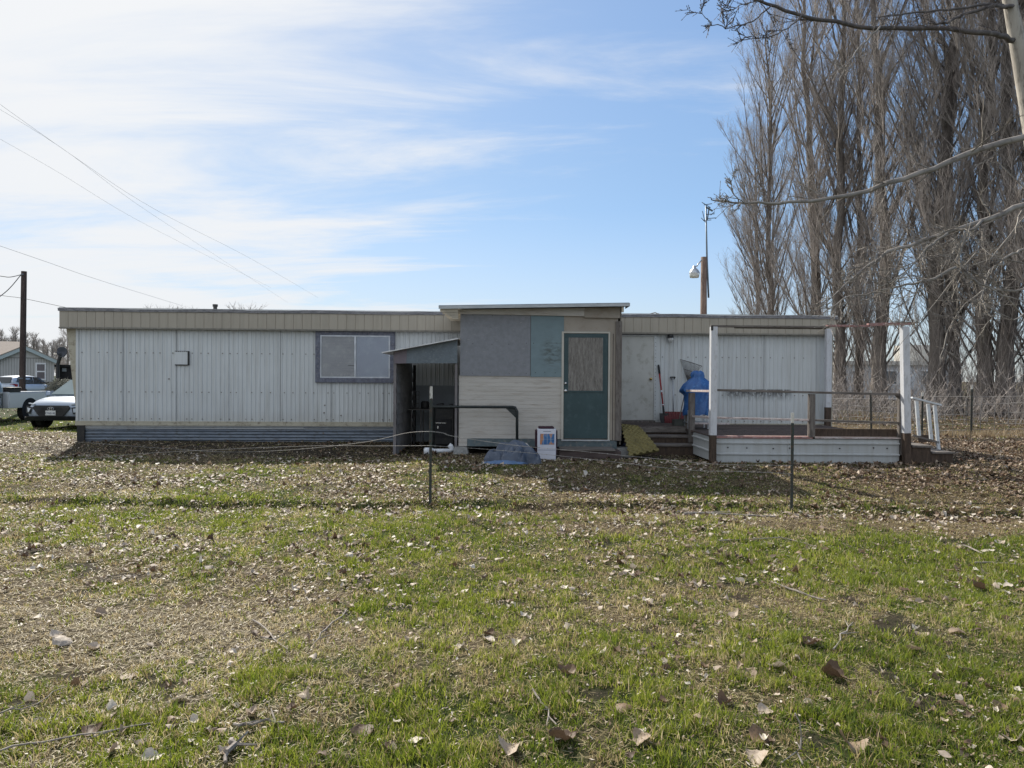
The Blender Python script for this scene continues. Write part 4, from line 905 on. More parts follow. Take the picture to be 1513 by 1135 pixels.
stuff(lying('dry_thatch',*cat[:4],[m_straw],cat[4]),'dry straw-coloured thatch lying between the grass','dead grass')
# ------------------------------------------------------------------ fallen leaves
def leaf_mesh(n,x,y,z,size,yaw,tx,ty,curl,cup,asym):
    """n curled cordate leaves, 5 stations x 3 points"""
    ts=np.array([0,.18,.45,.75,1.0]); ws=np.array([.22,.46,.47,.30,.06])
    V=np.zeros((n,15,3))
    for k,(tt,ww) in enumerate(zip(ts,ws)):
        for j,sgn in enumerate((-1,0,1)):
            wob=1+.25*np.sin(asym*7+k*2.1+j*3)
            lx=sgn*ww*wob; ly=(tt-.45)*1.15+(0.05*abs(sgn)*(-1 if k<2 else .3))
            lz=curl*(ly**2)*1.3+cup*(lx**2)*2.2+.10*np.sin(asym*5+k*1.7+sgn*2)*abs(sgn)
            cx_,sx_=np.cos(tx),np.sin(tx); cy_,sy_=np.cos(ty),np.sin(ty)
            X_=lx*size;Y_=ly*size+0*lz;Z_=lz*size
            Y2=Y_*cx_-Z_*sx_; Z2=Y_*sx_+Z_*cx_; X2=X_*cy_+Z2*sy_; Z3=-X_*sy_+Z2*cy_
            V[:,k*3+j]=np.stack([x+X2*np.cos(yaw)-Y2*np.sin(yaw),y+X2*np.sin(yaw)+Y2*np.cos(yaw),z+Z3],-1)
    lowest=V[:,:,2].min(1); V[:,:,2]+= (z-lowest)[:,None]
    q=[]
    for k in range(4):
        for j in range(2): a=k*3+j; q.append([a,a+1,a+4,a+3])
    Q_=(np.arange(n)[:,None,None]*15+np.array(q)[None]).reshape(-1,4)
    return V,Q_
LS=[(0,(.07,.045,.03)),(.25,(.14,.09,.058)),(.45,(.23,.155,.095)),(.62,(.39,.31,.235)),(.8,(.55,.475,.39)),(1,(.70,.64,.55))]
def leaf_mat(name):
    m,t=nt(name); o=N(t,'ShaderNodeOutputMaterial'); p=N(t,'ShaderNodeBsdfPrincipled'); s=N(t,'ShaderNodeBsdfTranslucent'); mx=N(t,'ShaderNodeMixShader'); a=N(t,'ShaderNodeAttribute',attribute_name='rnd')
    c=ramp(t,a.outputs['Fac'],LS); v=coords(t); c=mix_(t,ramp(t,noise_(t,v,90,4,.6),[(.45,(0,0,0)),(.7,(.6,.6,.6))]),c,mix_(t,1.0,c,(.6,.55,.5),'MULTIPLY'))
    t.links.new(c,p.inputs['Base Color']); t.links.new(c,s.inputs[0]); p.inputs['Roughness'].default_value=.6; p.inputs['Specular IOR Level'].default_value=.3
    mx.inputs[0].default_value=.16; t.links.new(p.outputs[0],mx.inputs[1]); t.links.new(s.outputs[0],mx.inputs[2]); t.links.new(mx.outputs[0],o.inputs[0]); return m
m_leaf=leaf_mat('dead_leaf')
def leafdens(x,y):
    n=vn(x,y,.9,31)*.6+vn(x,y,.3,32)*.4
    d=.08+.30*sstep(.42,.72,n)
    d=d+.6*np.exp(-((y-8.75)/.16)**2)*(.2+1.0*n)                        # drift caught along the fence line
    d=d+.45*sstep(8.3,8.8,y)*(1-sstep(9.3,9.8,y))*sstep(-.5,2.0,x)*(.3+n)
    d=d+.13*sstep(9.6,10.6,y)*(1-sstep(12.3,13,y))*(.1+1.5*n)
    d=d+.9*sstep(3.5,6.5,x)*sstep(9.3,11.0,y)*(.45+.75*n)
    d=d-.05*(1-sstep(4,6,y))
    d=d*(1-.65*dirt(x,y)*(1-sstep(3.2,4.2,x)))*np.clip(.15+2.2*(.6*vn(x,y,.28,71)+.4*vn(x,y,.11,72)-.12),.1,1.6)
    return np.clip(d,0,1)
acc=[]
for n_,y0,y1,sz,pw in ((5200,2.4,5.5,.040,1),(9500,5.5,8.3,.050,1),(15000,8.3,11,.052,1),(34000,11,17,.060,1),(14000,17,34,.09,1)):
    x,y=sample(n_,y0,y1,dens=leafdens); n=len(x)
    acc.append((x,y,sz*(.35+.9*rng.random(n)**1.4),))
x,y,size=[np.concatenate(a) for a in zip(*acc)]; n=len(x)
r=rng.random(n); 
V,Q_=leaf_mesh(n,x,y,gh(x,y)+.004+.016*rng.random(n),size,rng.random(n)*6.283,rng.normal(0,.20,n),rng.normal(0,.20,n),rng.normal(.15,.45,n),rng.normal(.2,.6,n),rng.random(n)*9)
rn_=np.clip(rng.random(n)*.95+.05,0,1)*(1-.30*sstep(3.0,4.5,x)*sstep(9.0,9.8,y))*(1-.35*dirt(x,y)*(1-sstep(3.2,4.2,x)))  # browner at right; shade by the buildings is darkened into the leaf colour
stuff(np_mesh('fallen_leaves',V.reshape(-1,3),None,Q_,[m_leaf],[('rnd',np.repeat(rn_,15))],False),'pale and brown dead leaves scattered thickly over the lawn and drifted along the fence line','fallen leaves')
# crumbs of leaf and bark
acc=[]
for n_,y0,y1,L in ((16000,2.3,6,.015),(26000,6,10,.022),(34000,10,18,.032)):
    x,y=sample(int(n_),y0,y1,dens=lambda x,y:.35+leafdens(x,y)); acc.append((x,y,L*(.5+1.2*rng.random(len(x))),L*(.3+.5*rng.random(len(x))),rng.random(len(x))))
cat=[np.concatenate(a) for a in zip(*acc)]
stuff(lying('leaf_crumbs',*cat[:4],[m_leaf],cat[4],.012,.5),'broken bits of leaf and bark strewn among the grass','leaf litter')
# big single leaves in the near grass: each an object
big=[(298,822,.13,.85),(95,950,.15,.8),(83,940,.12,.9),(140,957,.11,.8),(186,1000,.11,.55),(112,1012,.10,.35),(262,1034,.10,.95),(55,1068,.09,.9),(133,1082,.12,.18),(226,1120,.10,.95),(494,887,.10,.45),(432,880,.09,.3),
(682,956,.09,.9),(724,945,.10,.9),(722,935,.09,.2),(762,951,.08,.85),(834,992,.13,.35),(670,836,.11,.2),(778,817,.08,.9),(917,830,.12,.15),(935,838,.09,.9),(833,1090,.16,.22),(756,1108,.13,.75),(946,1092,.12,.6),(630,1086,.10,.45),(611,1095,.09,.9),(576,1103,.10,.10),(540,1082,.14,.14),(922,1046,.11,.45),(970,948,.09,.75),
(1092,858,.10,.9),(1086,910,.10,.75),(1203,950,.14,.25),(1235,998,.16,.16),(1105,998,.12,.55),(1145,984,.13,.8),(1128,1052,.10,.75),(1068,1038,.10,.2),(1122,1092,.14,.4),(1118,1120,.13,.7),(1262,1108,.16,.55),(1313,1104,.10,.22),(1286,1062,.12,.5),(1347,958,.12,.6),(1362,938,.11,.65),(1420,988,.12,.75),(1416,934,.13,.6),(1474,995,.13,.25),(1478,1050,.09,.5),(1498,1094,.10,.8),(1447,868,.13,.3),(1360,888,.08,.7),(40,1038,.08,.8),(330,1112,.08,.9),(452,1030,.08,.7),(393,940,.10,.25),(520,892,.09,.6),(150,905,.10,.6),(1040,1068,.09,.9),(1195,1040,.08,.8)]
lab={0:'dark brown',1:'pale'}
def big_leaf(seed,size):
    """one dead cottonwood leaf: heart outline with a toothed wavy edge, curled, with stalk"""
    q=random.Random(seed); K,J=11,9; curl=q.uniform(-.5,1.3); cup=q.uniform(-.6,1.9); tw=q.uniform(-.7,.7); asy=q.uniform(-.12,.12); fold=q.uniform(-.1,.3)
    V=[]
    for i in range(K):
        f=i/(K-1); w_=.50*(math.sin(math.pi*min(1,f*1.02+.0)**.62)**.8 if f<1 else 0)+.02*(f<.99)+.004; w_*=1+.07*math.sin(i*2.3+seed)
        for j in range(J):
            u=(j/(J-1))*2-1; wv=w_*(1+asy*u); x=u*wv; y=(f-.5)*1.05-(.10*abs(u)**1.5 if f<.25 else 0)
            z=curl*(y+.1)**2+cup*x*x+tw*x*y+fold*abs(x)+.035*math.sin(i*1.9+u*3+seed)*abs(u)+.02*math.sin(j*2.1+i*.9)
            V.append((x*size,y*size,z*size))
    F=[(i*J+j,i*J+j+1,(i+1)*J+j+1,(i+1)*J+j) for i in range(K-1) for j in range(J-1)]
    rx,ry=q.gauss(0,.22),q.gauss(0,.22); Mx=Matrix.Rotation(q.uniform(0,6.28),4,'Z')@Matrix.Rotation(rx,4,'X')@Matrix.Rotation(ry,4,'Y')
    V=[Mx@Vector(v) for v in V]; lo=sorted(v.z for v in V)[len(V)//8]; V=[Vector((v.x,v.y,v.z-lo)) for v in V]
    st=V[J//2]; dr=(V[J//2]-V[J+J//2]).normalized(); n0=len(V); sd=Vector((0,0,1)).cross(dr).normalized()*.0012
    e=st+dr*size*.5; V+=[st-sd,st+sd,e+sd,e-sd]; F.append((n0,n0+1,n0+2,n0+3))
    return V,F
for k,(px,py,sz,tone) in enumerate(big):
    g0=G(px,py+4); g0.z+=.012; V,F=big_leaf(k+3,sz*.70)
    me=np_mesh('large_leaf',np.array([tuple(v) for v in V]),None,np.array(F),[m_leaf],[('rnd',np.full(len(V),tone*.92))],True); me.location=g0
    if tone<.3: tag(me,'large dark brown dead leaf curled in the near grass','leaf','large dark leaves in the near grass')
    elif tone<.65: tag(me,'large tan dead leaf curled in the near grass','leaf','large tan leaves in the near grass')
    else: tag(me,'large pale bleached dead leaf curled in the near grass','leaf','large pale leaves in the near grass')
# sticks ----------------------------------------------------------------------------
m_twig=mat('bare_twig',(.36,.32,.28),(.22,.19,.165),12,rough=.8,c3=(.12,.10,.09))
sticks=[([(375,922),(398,942),(425,966)],.006,'bent pale twig lying on the dry lawn left of centre'),
([(513,905),(482,936),(462,958)],.006,'straight pale twig lying in the lawn beside the bent twig'),
([(345,1100),(340,1118),(333,1134)],.014,'thick broken stick end at the very bottom of the lawn'),
([(0,1118),(60,1104),(150,1088),(222,1078)],.0055,'long crooked twig half buried in the lower left grass'),
([(0,1062),(50,1048),(100,1022)],.004,'thin dry stalk in the lower left grass'),
([(785,1028),(800,1045),(822,1080)],.006,'thin forked pale twig beside a bare dirt patch'),
([(1160,872),(1185,882),(1220,891)],.009,'crooked grey twig lying in the green grass at right'),
([(1232,968),(1245,945),(1260,926)],.006,'thin dark curved twig by a large curled leaf'),
([(1182,1135),(1183,1085),(1178,1035)],.005,'upright dry stalk in the lower right grass'),
([(1412,808),(1432,812),(1452,822)],.012,'short dark curved stick near the right edge'),
([(1440,836),(1475,834),(1513,838)],.009,'grey branchy stick lying at the right edge of the lawn'),
([(1010,763),(1050,762),(1100,764),(1146,767)],.018,'long pale peeled branch lying along the fence line beside the right steel post'),
([(1000,759),(1040,759.5),(1080,760)],.012,'shorter pale branch lying just behind the long peeled branch'),
([(345,1080),(375,1078),(420,1075)],.008,'small pale stick crossing the grass at lower left'),
([(1060,742+60),(1150,797),(1205,812)],.006,'slender grey twig in the lawn in front of the right steel post'),
([(700,792),(690,801),(680,812)],.004,'tiny twig on the lawn before the left steel post'),
([(158,675),(175,683)],.010,'short pale stick lying in the shade under the mobile home window wall')]
for pts,rad,lb in sticks:
    b=MB(); q=[]
    for px,py in pts: g0=G(px,py); g0.z+=.02+random.uniform(0,.012); q.append(g0)
    if 'upright' in lb:
        g0=q[0]; q=[g0,g0+Vector((.01,.01,.09)),g0+Vector((-.015,.02,.2))]
    # wobble
    Qp=[]
    for a,c in zip(q[:-1],q[1:]):
        for f in (0,.33,.66): Qp.append(a.lerp(c,f)+Vector((random.gauss(0,.008),random.gauss(0,.012),random.gauss(0,.003))))
    Qp.append(q[-1]); n=len(Qp); b.tube(Qp,[rad*(1-.5*i/n)*random.uniform(.85,1.1) for i in range(n)],6)
    if n>4 and rad<.015:
        for k in range(2):
            a=Qp[random.randrange(1,n-1)]; b.tube([a,a+Vector((random.uniform(-.12,.12),random.uniform(-.12,.12),.015))],[rad*.6,rad*.3],4)
    tag(b.build('twig' if rad<.012 else 'stick',m_twig,None,origin=q[0]),lb,'twig' if rad<.012 else 'stick')
# ------------------------------------------------------------------ trees
def bark(name,c1,c2,c3,sc=6):
    return mat(name,c1,c2,sc,(1,1,.25),rough=.9,bump=.9,bscale=30,c3=c3)
m_bark=bark('poplar_bark',(.20,.175,.155),(.13,.112,.10),(.075,.065,.058))
m_twg=mat('poplar_twig',(.42,.375,.345),(.31,.275,.255),1.5,rough=.75,c3=(.30,.265,.235))
m_lbark=bark('pale_bark',(.42,.39,.34),(.30,.27,.235),(.12,.105,.09),5)
m_ltwig=mat('grey_branch',(.30,.27,.24),(.20,.18,.16),3,(1,1,1),rough=.75,c3=(.13,.11,.10))
def segs_mesh(name,S,m,parent=None,org=(0,0,0),sides=3):
    """S: list of (p0,p1,r0,r1); vectorised thin prisms"""
    A=np.array([[*s[0],*s[1],s[2],s[3]] for s in S],float); p0=A[:,:3];p1=A[:,3:6];r0_=A[:,6];r1_=A[:,7]
    d=p1-p0; d/=np.maximum(np.linalg.norm(d,axis=1,keepdims=True),1e-9)
    ref=np.where(np.abs(d[:,2:3])<.9,np.array([[0,0,1.]]),np.array([[1.,0,0]])); u=np.cross(d,ref); u/=np.linalg.norm(u,axis=1,keepdims=True); w_=np.cross(d,u)
    V=np.zeros((len(A),sides*2,3))
    for k in range(sides):
        t=2*math.pi*k/sides; dv=u*math.cos(t)+w_*math.sin(t); V[:,k]=p0+dv*r0_[:,None]; V[:,k+sides]=p1+dv*r1_[:,None]
    V-=np.array(org); q=np.array([[k,(k+1)%sides,(k+1)%sides+sides,k+sides] for k in range(sides)])
    Q_=(np.arange(len(A))[:,None,None]*sides*2+q[None]).reshape(-1,4)
    o=np_mesh(name,V.reshape(-1,3),None,Q_,[m])
    if parent is not None: o.parent=parent
    return o
def vnorm(v): return v/math.sqrt(v[0]**2+v[1]**2+v[2]**2)
def grow(S,rd,p,d,L,r,n,up,wob,children=None,tipf=.3):
    """append n segments of a limb; returns list of points with directions and radii"""
    out=[];l=L/n
    for i in range(n):
        d=vnorm(d+np.array([rd.gauss(0,wob),rd.gauss(0,wob),rd.gauss(0,wob*.6)+up])); q=p+d*l; ra=r*(1-(1-tipf)*i/n); rb=r*(1-(1-tipf)*(i+1)/n)
        S.append((p,q,ra,rb)); out.append((p,d,ra,i/n)); p=q
    out.append((p,d,r*tipf,1)); return out
def poplar(name,H,seed,dens=1.0,R0=.33,spread=1.0,twig=.0050):
    rd=random.Random(seed); root=thing(name,'bare poplar','tree')
    # trunk
    path=[];x=y=0;k=0;n=22
    for i in range(n+1):
        f=i/n; path.append((x,y,H*f-.15)); x+=rd.gauss(0,.10)*(1 if i>1 else .2); y+=rd.gauss(0,.08)*(1 if i>1 else .2)
    rad=[R0*(1.45 if i==0 else 1.12 if i==1 else 1)*(1-.92*(i/n)**.9)+.02 for i in range(n+1)]
    b=MB(); b.tube(path,rad,12); tr=b.build('trunk',m_bark,root,smooth=True)
    def at(z):
        f=min(max((z+.15)/H,0),.999)*n; i=int(f); a=Vector(path[i]).lerp(Vector(path[i+1]),f-i); return np.array(a),rad[i]
    S=[];SL=[]
    nb=int(62*dens)
    for i in range(nb):
        f=(i+rd.random())/nb; z=1.3+(H-2.2)*f**1.15; p,r=at(z); az=rd.random()*6.283
        el=R(rd.uniform(46,70)); d=np.array([math.cos(az)*math.cos(el),math.sin(az)*math.cos(el),math.sin(el)])
        prof=(.55+1.6*f*(1-f)*1.2+ .45*(1-f)); L=min(rd.uniform(5.0,8.5)*prof*.8,(H*1.02-z)*.98)+.6; L*=spread
        rb=min(r*.5,.013+.0062*L)
        pts=grow(SL if rb>.03 else S,rd,p,d,L,rb,max(4,int(L/1.0)),.10+.05*rd.random(),.075)
        for pp,dd,rr,ff in pts[1:]:
            for _ in range(3 if ff<.5 else 5):
                if rd.random()>.92: continue
                a2=rd.random()*6.283; o=np.array([math.cos(a2),math.sin(a2),.35*rd.random()]); d2=vnorm(dd*1.0+o*rd.uniform(.35,.75)); L2=rd.uniform(.7,2.3)*(1.1-.45*ff)
                sp_=grow(S,rd,pp,d2,L2,max(rr*.5,.010),3,.16,.09,tipf=.5)
                for p3,d3,r3,f3 in sp_[1:]:
                    for _ in range(3):
                        a3=rd.random()*6.283; d4=vnorm(d3+np.array([math.cos(a3),math.sin(a3),.3])*rd.uniform(.3,.8)); l4=rd.uniform(.25,.75)
                        q=p3+d4*l4; S.append((p3,q,twig,twig*.55))
                        if rd.random()<.5:
                            d5=vnorm(d4+np.array([rd.gauss(0,.5),rd.gauss(0,.5),.1])); S.append((p3+d4*l4*.5,p3+d4*l4*.5+d5*.3,twig*.8,twig*.5))
    for i in range(int(46*dens)):      # suckers round the foot
        a=rd.random()*6.283; z=rd.random()**2*4.5; p,r=at(z); el=R(rd.uniform(45,80)); d=np.array([math.cos(a)*math.cos(el),math.sin(a)*math.cos(el),math.sin(el)]); pts=grow(S,rd,p+np.array([math.cos(a)*r*.6,math.sin(a)*r*.6,0]),d,rd.uniform(1.5,4.5),.016,5,.12,.06)
        for p3,d3,r3,f3 in pts[1:]:
            for _ in range(3): a3=rd.random()*6.283; d4=vnorm(d3+np.array([math.cos(a3),math.sin(a3),.2])*.5); S.append((p3,p3+d4*rd.uniform(.2,.7),twig,twig*.5))
    segs_mesh('limbs',SL,m_bark,root,sides=6); c=segs_mesh('crown',S,m_twg,root)
    return root,len(S)
protos=[poplar('poplar_tree',26.5,s,d,r,sp_)[0] for s,d,r,sp_ in ((1,1.0,.34,.92),(2,1.05,.30,1.0),(3,.95,.38,.95),(4,1.05,.28,.85))]
# (px of the trunk foot, depth, variant, height scale, width scale)
rowp=[(1116,64,3,.87,.95),(1143,50,1,1.03,.9),(1204,44,2,1.1,.92),(1241,41,0,1.05,1.0),(1268,44,3,1.1,.9),(1297,38,2,1.05,1.0),(1384,36,2,1.05,1.05),(1411,39,1,1.08,1.0),(1454,34,0,1.05,1.0),(1483,33.5,2,1.02,1.05),(1520,36,1,1.05,1.0),(1560,31,3,1.05,1.0),(1625,29,0,1.05,1.0)]
ordn=['leftmost and lowest','second','third','fourth','fifth','sixth','seventh','eighth','ninth','tenth','eleventh','twelfth','thirteenth','fourteenth','fifteenth','sixteenth','seventeenth']
used=set()
for i,(px,d,vv,hs,ws) in enumerate(rowp):
    q=P(px,610,d); o=protos[vv] if vv not in used else copy_tree(protos[vv]); used.add(vv)
    o.location=(q.x,d,GZ(q.x,d)); o.rotation_euler=(R(random.uniform(-1,1)),R(random.uniform(-1.2,1.2)),random.random()*6.28); o.scale=(ws,ws,hs)
    o['label']=('leftmost and lowest bare poplar in the tall row behind the mobile home' if i==0 else 'bare tall poplar, %s from the left in the row behind the mobile home'%ordn[i])
    o['category']='poplar tree'; o['group']='row of tall bare poplar trees'
# near tree at the right edge whose branches hang over the view --------------------------------
NT=9.2
root=thing('overhanging_tree','pale-barked bare tree at the right edge sending long branches over the view','tree',(P(1570,700,NT).x,NT,GZ(P(1570,700,NT).x,NT)))
b=MB(); tp=[P(1600,690,NT),P(1572,520,NT),P(1552,350,NT),P(1530,200,NT),P(1512,110,NT),P(1499,40,NT),P(1488,-20,NT),P(1470,-120,NT),P(1462,-260,NT)]; tp[0].z=GZ(tp[0].x,NT)-.1
b.tube(tp,[.26,.20,.17,.13,.10,.085,.075,.06,.04],12); b.build('trunk',m_lbark,root,smooth=True)
rd=random.Random(5)
def limb(pts,d0,d1,r0_,r1_,ntw,lt=(.25,.8),name='branch',m=None,drop=-.02,bud=True,frk=2):
    n=len(pts); path=[P(px,py,d0+(d1-d0)*i/(n-1)) for i,(px,py) in enumerate(pts)]
    P2=[]
    for a,c in zip(path[:-1],path[1:]):
        for f in (0,.25,.5,.75): P2.append(a.lerp(c,f)+Vector((rd.gauss(0,.008),rd.gauss(0,.012),rd.gauss(0,.008)))*(1 if f else 0))
    P2.append(path[-1]); N_=len(P2); rad=[r0_+(r1_-r0_)*i/(N_-1) for i in range(N_)]
    rad[-2]*=.8; rad[-1]*=.45
    b=MB(); b.tube(P2,rad,8); o=b.build(name,m or m_ltwig,root,smooth=True)
    S=[]
    for _ in range(ntw):
        k=rd.randrange(int(N_*.12),N_-1); p=np.array(P2[k]); dd=np.array((P2[k+1]-P2[k]).normalized()); a=rd.uniform(-1,1)
        d=vnorm(dd*.8+np.array([rd.gauss(0,.5),rd.gauss(0,.35),rd.gauss(.05,.65)])); L=rd.uniform(*lt)*(1-.7*k/N_); r=max(min(rad[k]*.35,.012),.005)
        pts_=grow(S,rd,p,d,L,r,6,.05+drop,.16,tipf=.5)
        for p3,d3,r3,f3 in pts_[1:]:
            for _ in range(frk):
                d4=vnorm(d3+np.array([rd.gauss(0,.6),rd.gauss(0,.5),rd.gauss(0,.6)])); l4=rd.uniform(.05,.25)*lt[1]; q=p3+d4*l4; S.append((p3,q,.0035,.0022))
                if bud: S.append((q,q+d4*.018,.005,.002)); S.append((p3+d4*l4*.5,p3+d4*l4*.5+np.array([rd.gauss(0,.012),0,.012]),.0045,.002))
    if S: tw=segs_mesh('twigs',S,m or m_ltwig,o,org=root['_org']); 
    return o
m_dkbr=mat('dark_branch',(.12,.10,.095),(.08,.07,.065),4,rough=.8,c3=(.18,.16,.15))
limb([(1500,60),(1470,50),(1400,42),(1290,42),(1215,30),(1160,16),(1105,-2)],NT,7.4,.036,.014,8,(.3,.7),m=m_dkbr)
limb([(1140,8),(1112,32),(1080,41),(1052,38),(1034,18)],7.5,7.0,.008,.003,7,(.15,.45),m=m_dkbr)
limb([(1185,22),(1165,42),(1135,55),(1100,59),(1085,40)],7.5,7.2,.008,.003,6,(.15,.4),m=m_dkbr)
limb([(1110,2),(1088,12),(1070,10),(1058,-4)],7.3,7.2,.005,.0025,5,(.1,.35),m=m_dkbr)
limb([(1505,12),(1470,8),(1420,22),(1395,35),(1372,35)],NT,8.2,.028,.008,6,(.3,.7),m=m_dkbr)
limb([(1500,10),(1460,6),(1400,15),(1340,20),(1290,26)],NT,8.0,.022,.006,6,(.3,.7),m=m_dkbr)
limb([(1555,180),(1513,203),(1450,220),(1380,250),(1320,268),(1270,285),(1210,296),(1150,301),(1090,300),(1060,297),(1046,292)],NT,7.0,.044,.0035,18,(.3,.8))
limb([(1092,299),(1080,280),(1082,262)],7.1,7.0,.006,.003,3,(.1,.25))
limb([(1100,300),(1076,292),(1070,284)],7.1,7.0,.005,.003,3,(.1,.2))
limb([(1580,285),(1513,303),(1450,327),(1380,350),(1310,372),(1262,410),(1215,452)],NT,7.2,.040,.004,30,(.3,.9))
limb([(1450,327),(1425,345),(1412,385),(1430,410),(1470,430),(1513,450)],8.3,7.9,.016,.006,14,(.3,.8))
limb([(1412,395),(1380,412),(1340,420),(1290,432),(1245,442),(1205,470)],8.0,7.3,.014,.005,16,(.3,.9))
limb([(1590,360),(1513,368),(1490,378),(1462,400),(1450,440),(1465,480)],NT,8.0,.018,.006,10,(.3,.8))
limb([(1540,420),(1500,430),(1460,425),(1425,450),(1400,490),(1390,540)],NT,8.2,.014,.005,12,(.3,.8))
limb([(1400,345),(1370,365),(1345,395),(1310,420),(1280,428)],7.9,7.5,.012,.004,10,(.25,.7))
limb([(1300,40),(1275,65),(1255,90),(1240,122)],7.9,7.6,.010,.005,4,(.2,.5))
for s_ in (1,2,3,4,5):
    x0=rd.uniform(1400,1500); limb([(1513+rd.uniform(0,50),rd.uniform(300,480)),(x0,rd.uniform(330,480)),(x0-rd.uniform(60,120),rd.uniform(340,520))],NT,8.4,.010,.004,6,(.3,.8))
# brushy undergrowth between the poplars ---------------------------------------------------------
S=[]
for i in range(1700):
    x=rd.uniform(9,34); y=rd.uniform(27,40); 
    if (x/y)<.42 and rd.random()<.3: continue
    p=np.array([x,y,GZ(x,y)]); h=rd.uniform(.5,2.2)*rd.choice((.5,1,1.2)); d=vnorm(np.array([rd.gauss(0,.3),rd.gauss(0,.3),1])); pts=grow(S,rd,p,d,h,.012,3,.0,.12)
    for p3,d3,r3,f3 in pts[1:]:
        for _ in range(2): d4=vnorm(d3+np.array([rd.gauss(0,.6),rd.gauss(0,.6),.2])); S.append((p3,p3+d4*rd.uniform(.2,.6),.008,.005))
stuff(segs_mesh('undergrowth',S,m_twg),'tangle of bare shoots and brush among the poplar trunks','undergrowth')
# straw weeds along the wire fence
def weeds(n,fx,h0,h1,w):
    x,y=fx(n); return x,y,h0+(h1-h0)*rng.random(len(x)),np.full(len(x),w),.2+.6*rng.random(len(x)),rng.random(len(x)),np.zeros(len(x))
def fenceband(n):
    x=rng.uniform(7.5,26,n); y=FY(x)+rng.normal(0.3,.7,n); k=vn(x,y,.9,41)>.38; return x[k],y[k]
FXa,FYa=P(1228,600,23).x,23.0; FXb,FYb=P(1434,650,19.5).x,19.5
FY=lambda x: FYa+(x-FXa)*(FYb-FYa)/(FXb-FXa)
m_weed=blade_mat('dry_weed',DD,[(0,(.20,.14,.08)),(.5,(.36,.27,.16)),(1,(.5,.42,.29))],.3)
a_=weeds(26000,fenceband,.08,.32,.012)
stuff(blades('dry_weeds',*a_[:5],[m_weed],a_[5],a_[6]),'pale straw weeds along the foot of the wire fence','weeds')
# far bare trees (left, beyond the houses) and behind the roof ---------------------------------
def smalltree(H,seed,nb,cw,narrow=False,tw=.02,mt=None):
    rd=random.Random(seed); r=thing('bare_tree','x','tree'); b=MB(); path=[(rd.gauss(0,.05),rd.gauss(0,.05),H*f*.9) for f in (0,.2,.45,.7,1)]; path[0]=(0,0,-.2); b.tube(path,[H*.018,H*.014,H*.01,H*.006,.02],7); b.build('trunk',m_bark,r,smooth=True)
    S=[]
    for i in range(nb):
        f=rd.uniform(.12,.95); p=np.array([0,0,H*.9*f]); az=rd.random()*6.28; el=R(rd.uniform(60,75) if narrow else rd.uniform(15,60)); d=np.array([math.cos(az)*math.cos(el),math.sin(az)*math.cos(el),math.sin(el)])
        L=cw*rd.uniform(.6,1.2)*(1.15-f*.6); pts=grow(S,rd,p,d,L,.012*H/6+.01,4,.10,.14)
        for p3,d3,r3,f3 in pts[1:]:
            for _ in range(3):
                d4=vnorm(d3+np.array([rd.gauss(0,.5),rd.gauss(0,.5),rd.gauss(.2,.3)])); l=cw*rd.uniform(.15,.4); S.append((p3,p3+d4*l,tw,tw*.5))
                for _ in range(2): d5=vnorm(d4+np.array([rd.gauss(0,.5),rd.gauss(0,.5),.2])); S.append((p3+d4*l*.6,p3+d4*l*.6+d5*l*.7,tw*.7,tw*.4))
    segs_mesh('crown',S,mt or m_twg,r); return r
fp=smalltree(17,11,46,3.6,True,.035); fb=smalltree(9,12,34,2.2,False,.013)
def dup(o,loc,s,lab,grp,rz=0):
    c=copy_tree(o); c.location=loc; c.scale=(s,s,s); c.rotation_euler=(0,0,rz); c['label']=lab; c['category']='tree'; c['group']=grp; return c
far=[(2,488),(16,498),(22,484),(38,492),(49,492),(55,500),(64,502),(78,505),(83,502),(88,500),(93,499),(101,512),(8,500),(30,500),(70,507)]
for k,(px,py) in enumerate(far):
    d=150+((k*37)%50); q=P(px,555,d); top=P(px,py,d).z; dup(fp,(q.x,d,0) ,max(top,3)/16.5,'slender distant poplar on the skyline beyond the beige house','far poplars beyond the beige house',k)
fp.location=(P(-30,555,170).x,170,0); fp['label']='slender distant poplar on the skyline beyond the beige house'; fp['category']='tree'; fp['group']='far poplars beyond the beige house'
for k,(px,py,d,lb) in enumerate(((240,444,60,'bare tree top showing over the roof line, the tallest of those left of the vent'),(180+45,450,75,'bare tree top at the left end of those showing above the roof'),(270,447,70,'bare tree top showing just right of the tallest one above the roof'),(292,450,62,'bare tree top left of the vent pipe above the roof'),(335,452,64,'low bare tree top just right of the vent pipe'),(362,441,66,'thin bare tree top standing alone above the roof right of the vent'),(100,476,70,'bare tree beside the raked end of the mobile home'))):
    q=P(px,560,d); top=P(px,py+4,d).z; dup(fb,(q.x,d,0),top/8.9,lb,'bare trees behind the mobile home',k*1.3)
c=P(945,560,48); fb.location=(P(985,560,52).x,52,0); s_=P(985,463,52).z/9.0; fb.scale=(s_,s_,s_); fb['label']='low bare tree top just showing over the roof right of the shed'; fb['category']='tree'; fb['group']='bare trees behind the mobile home'
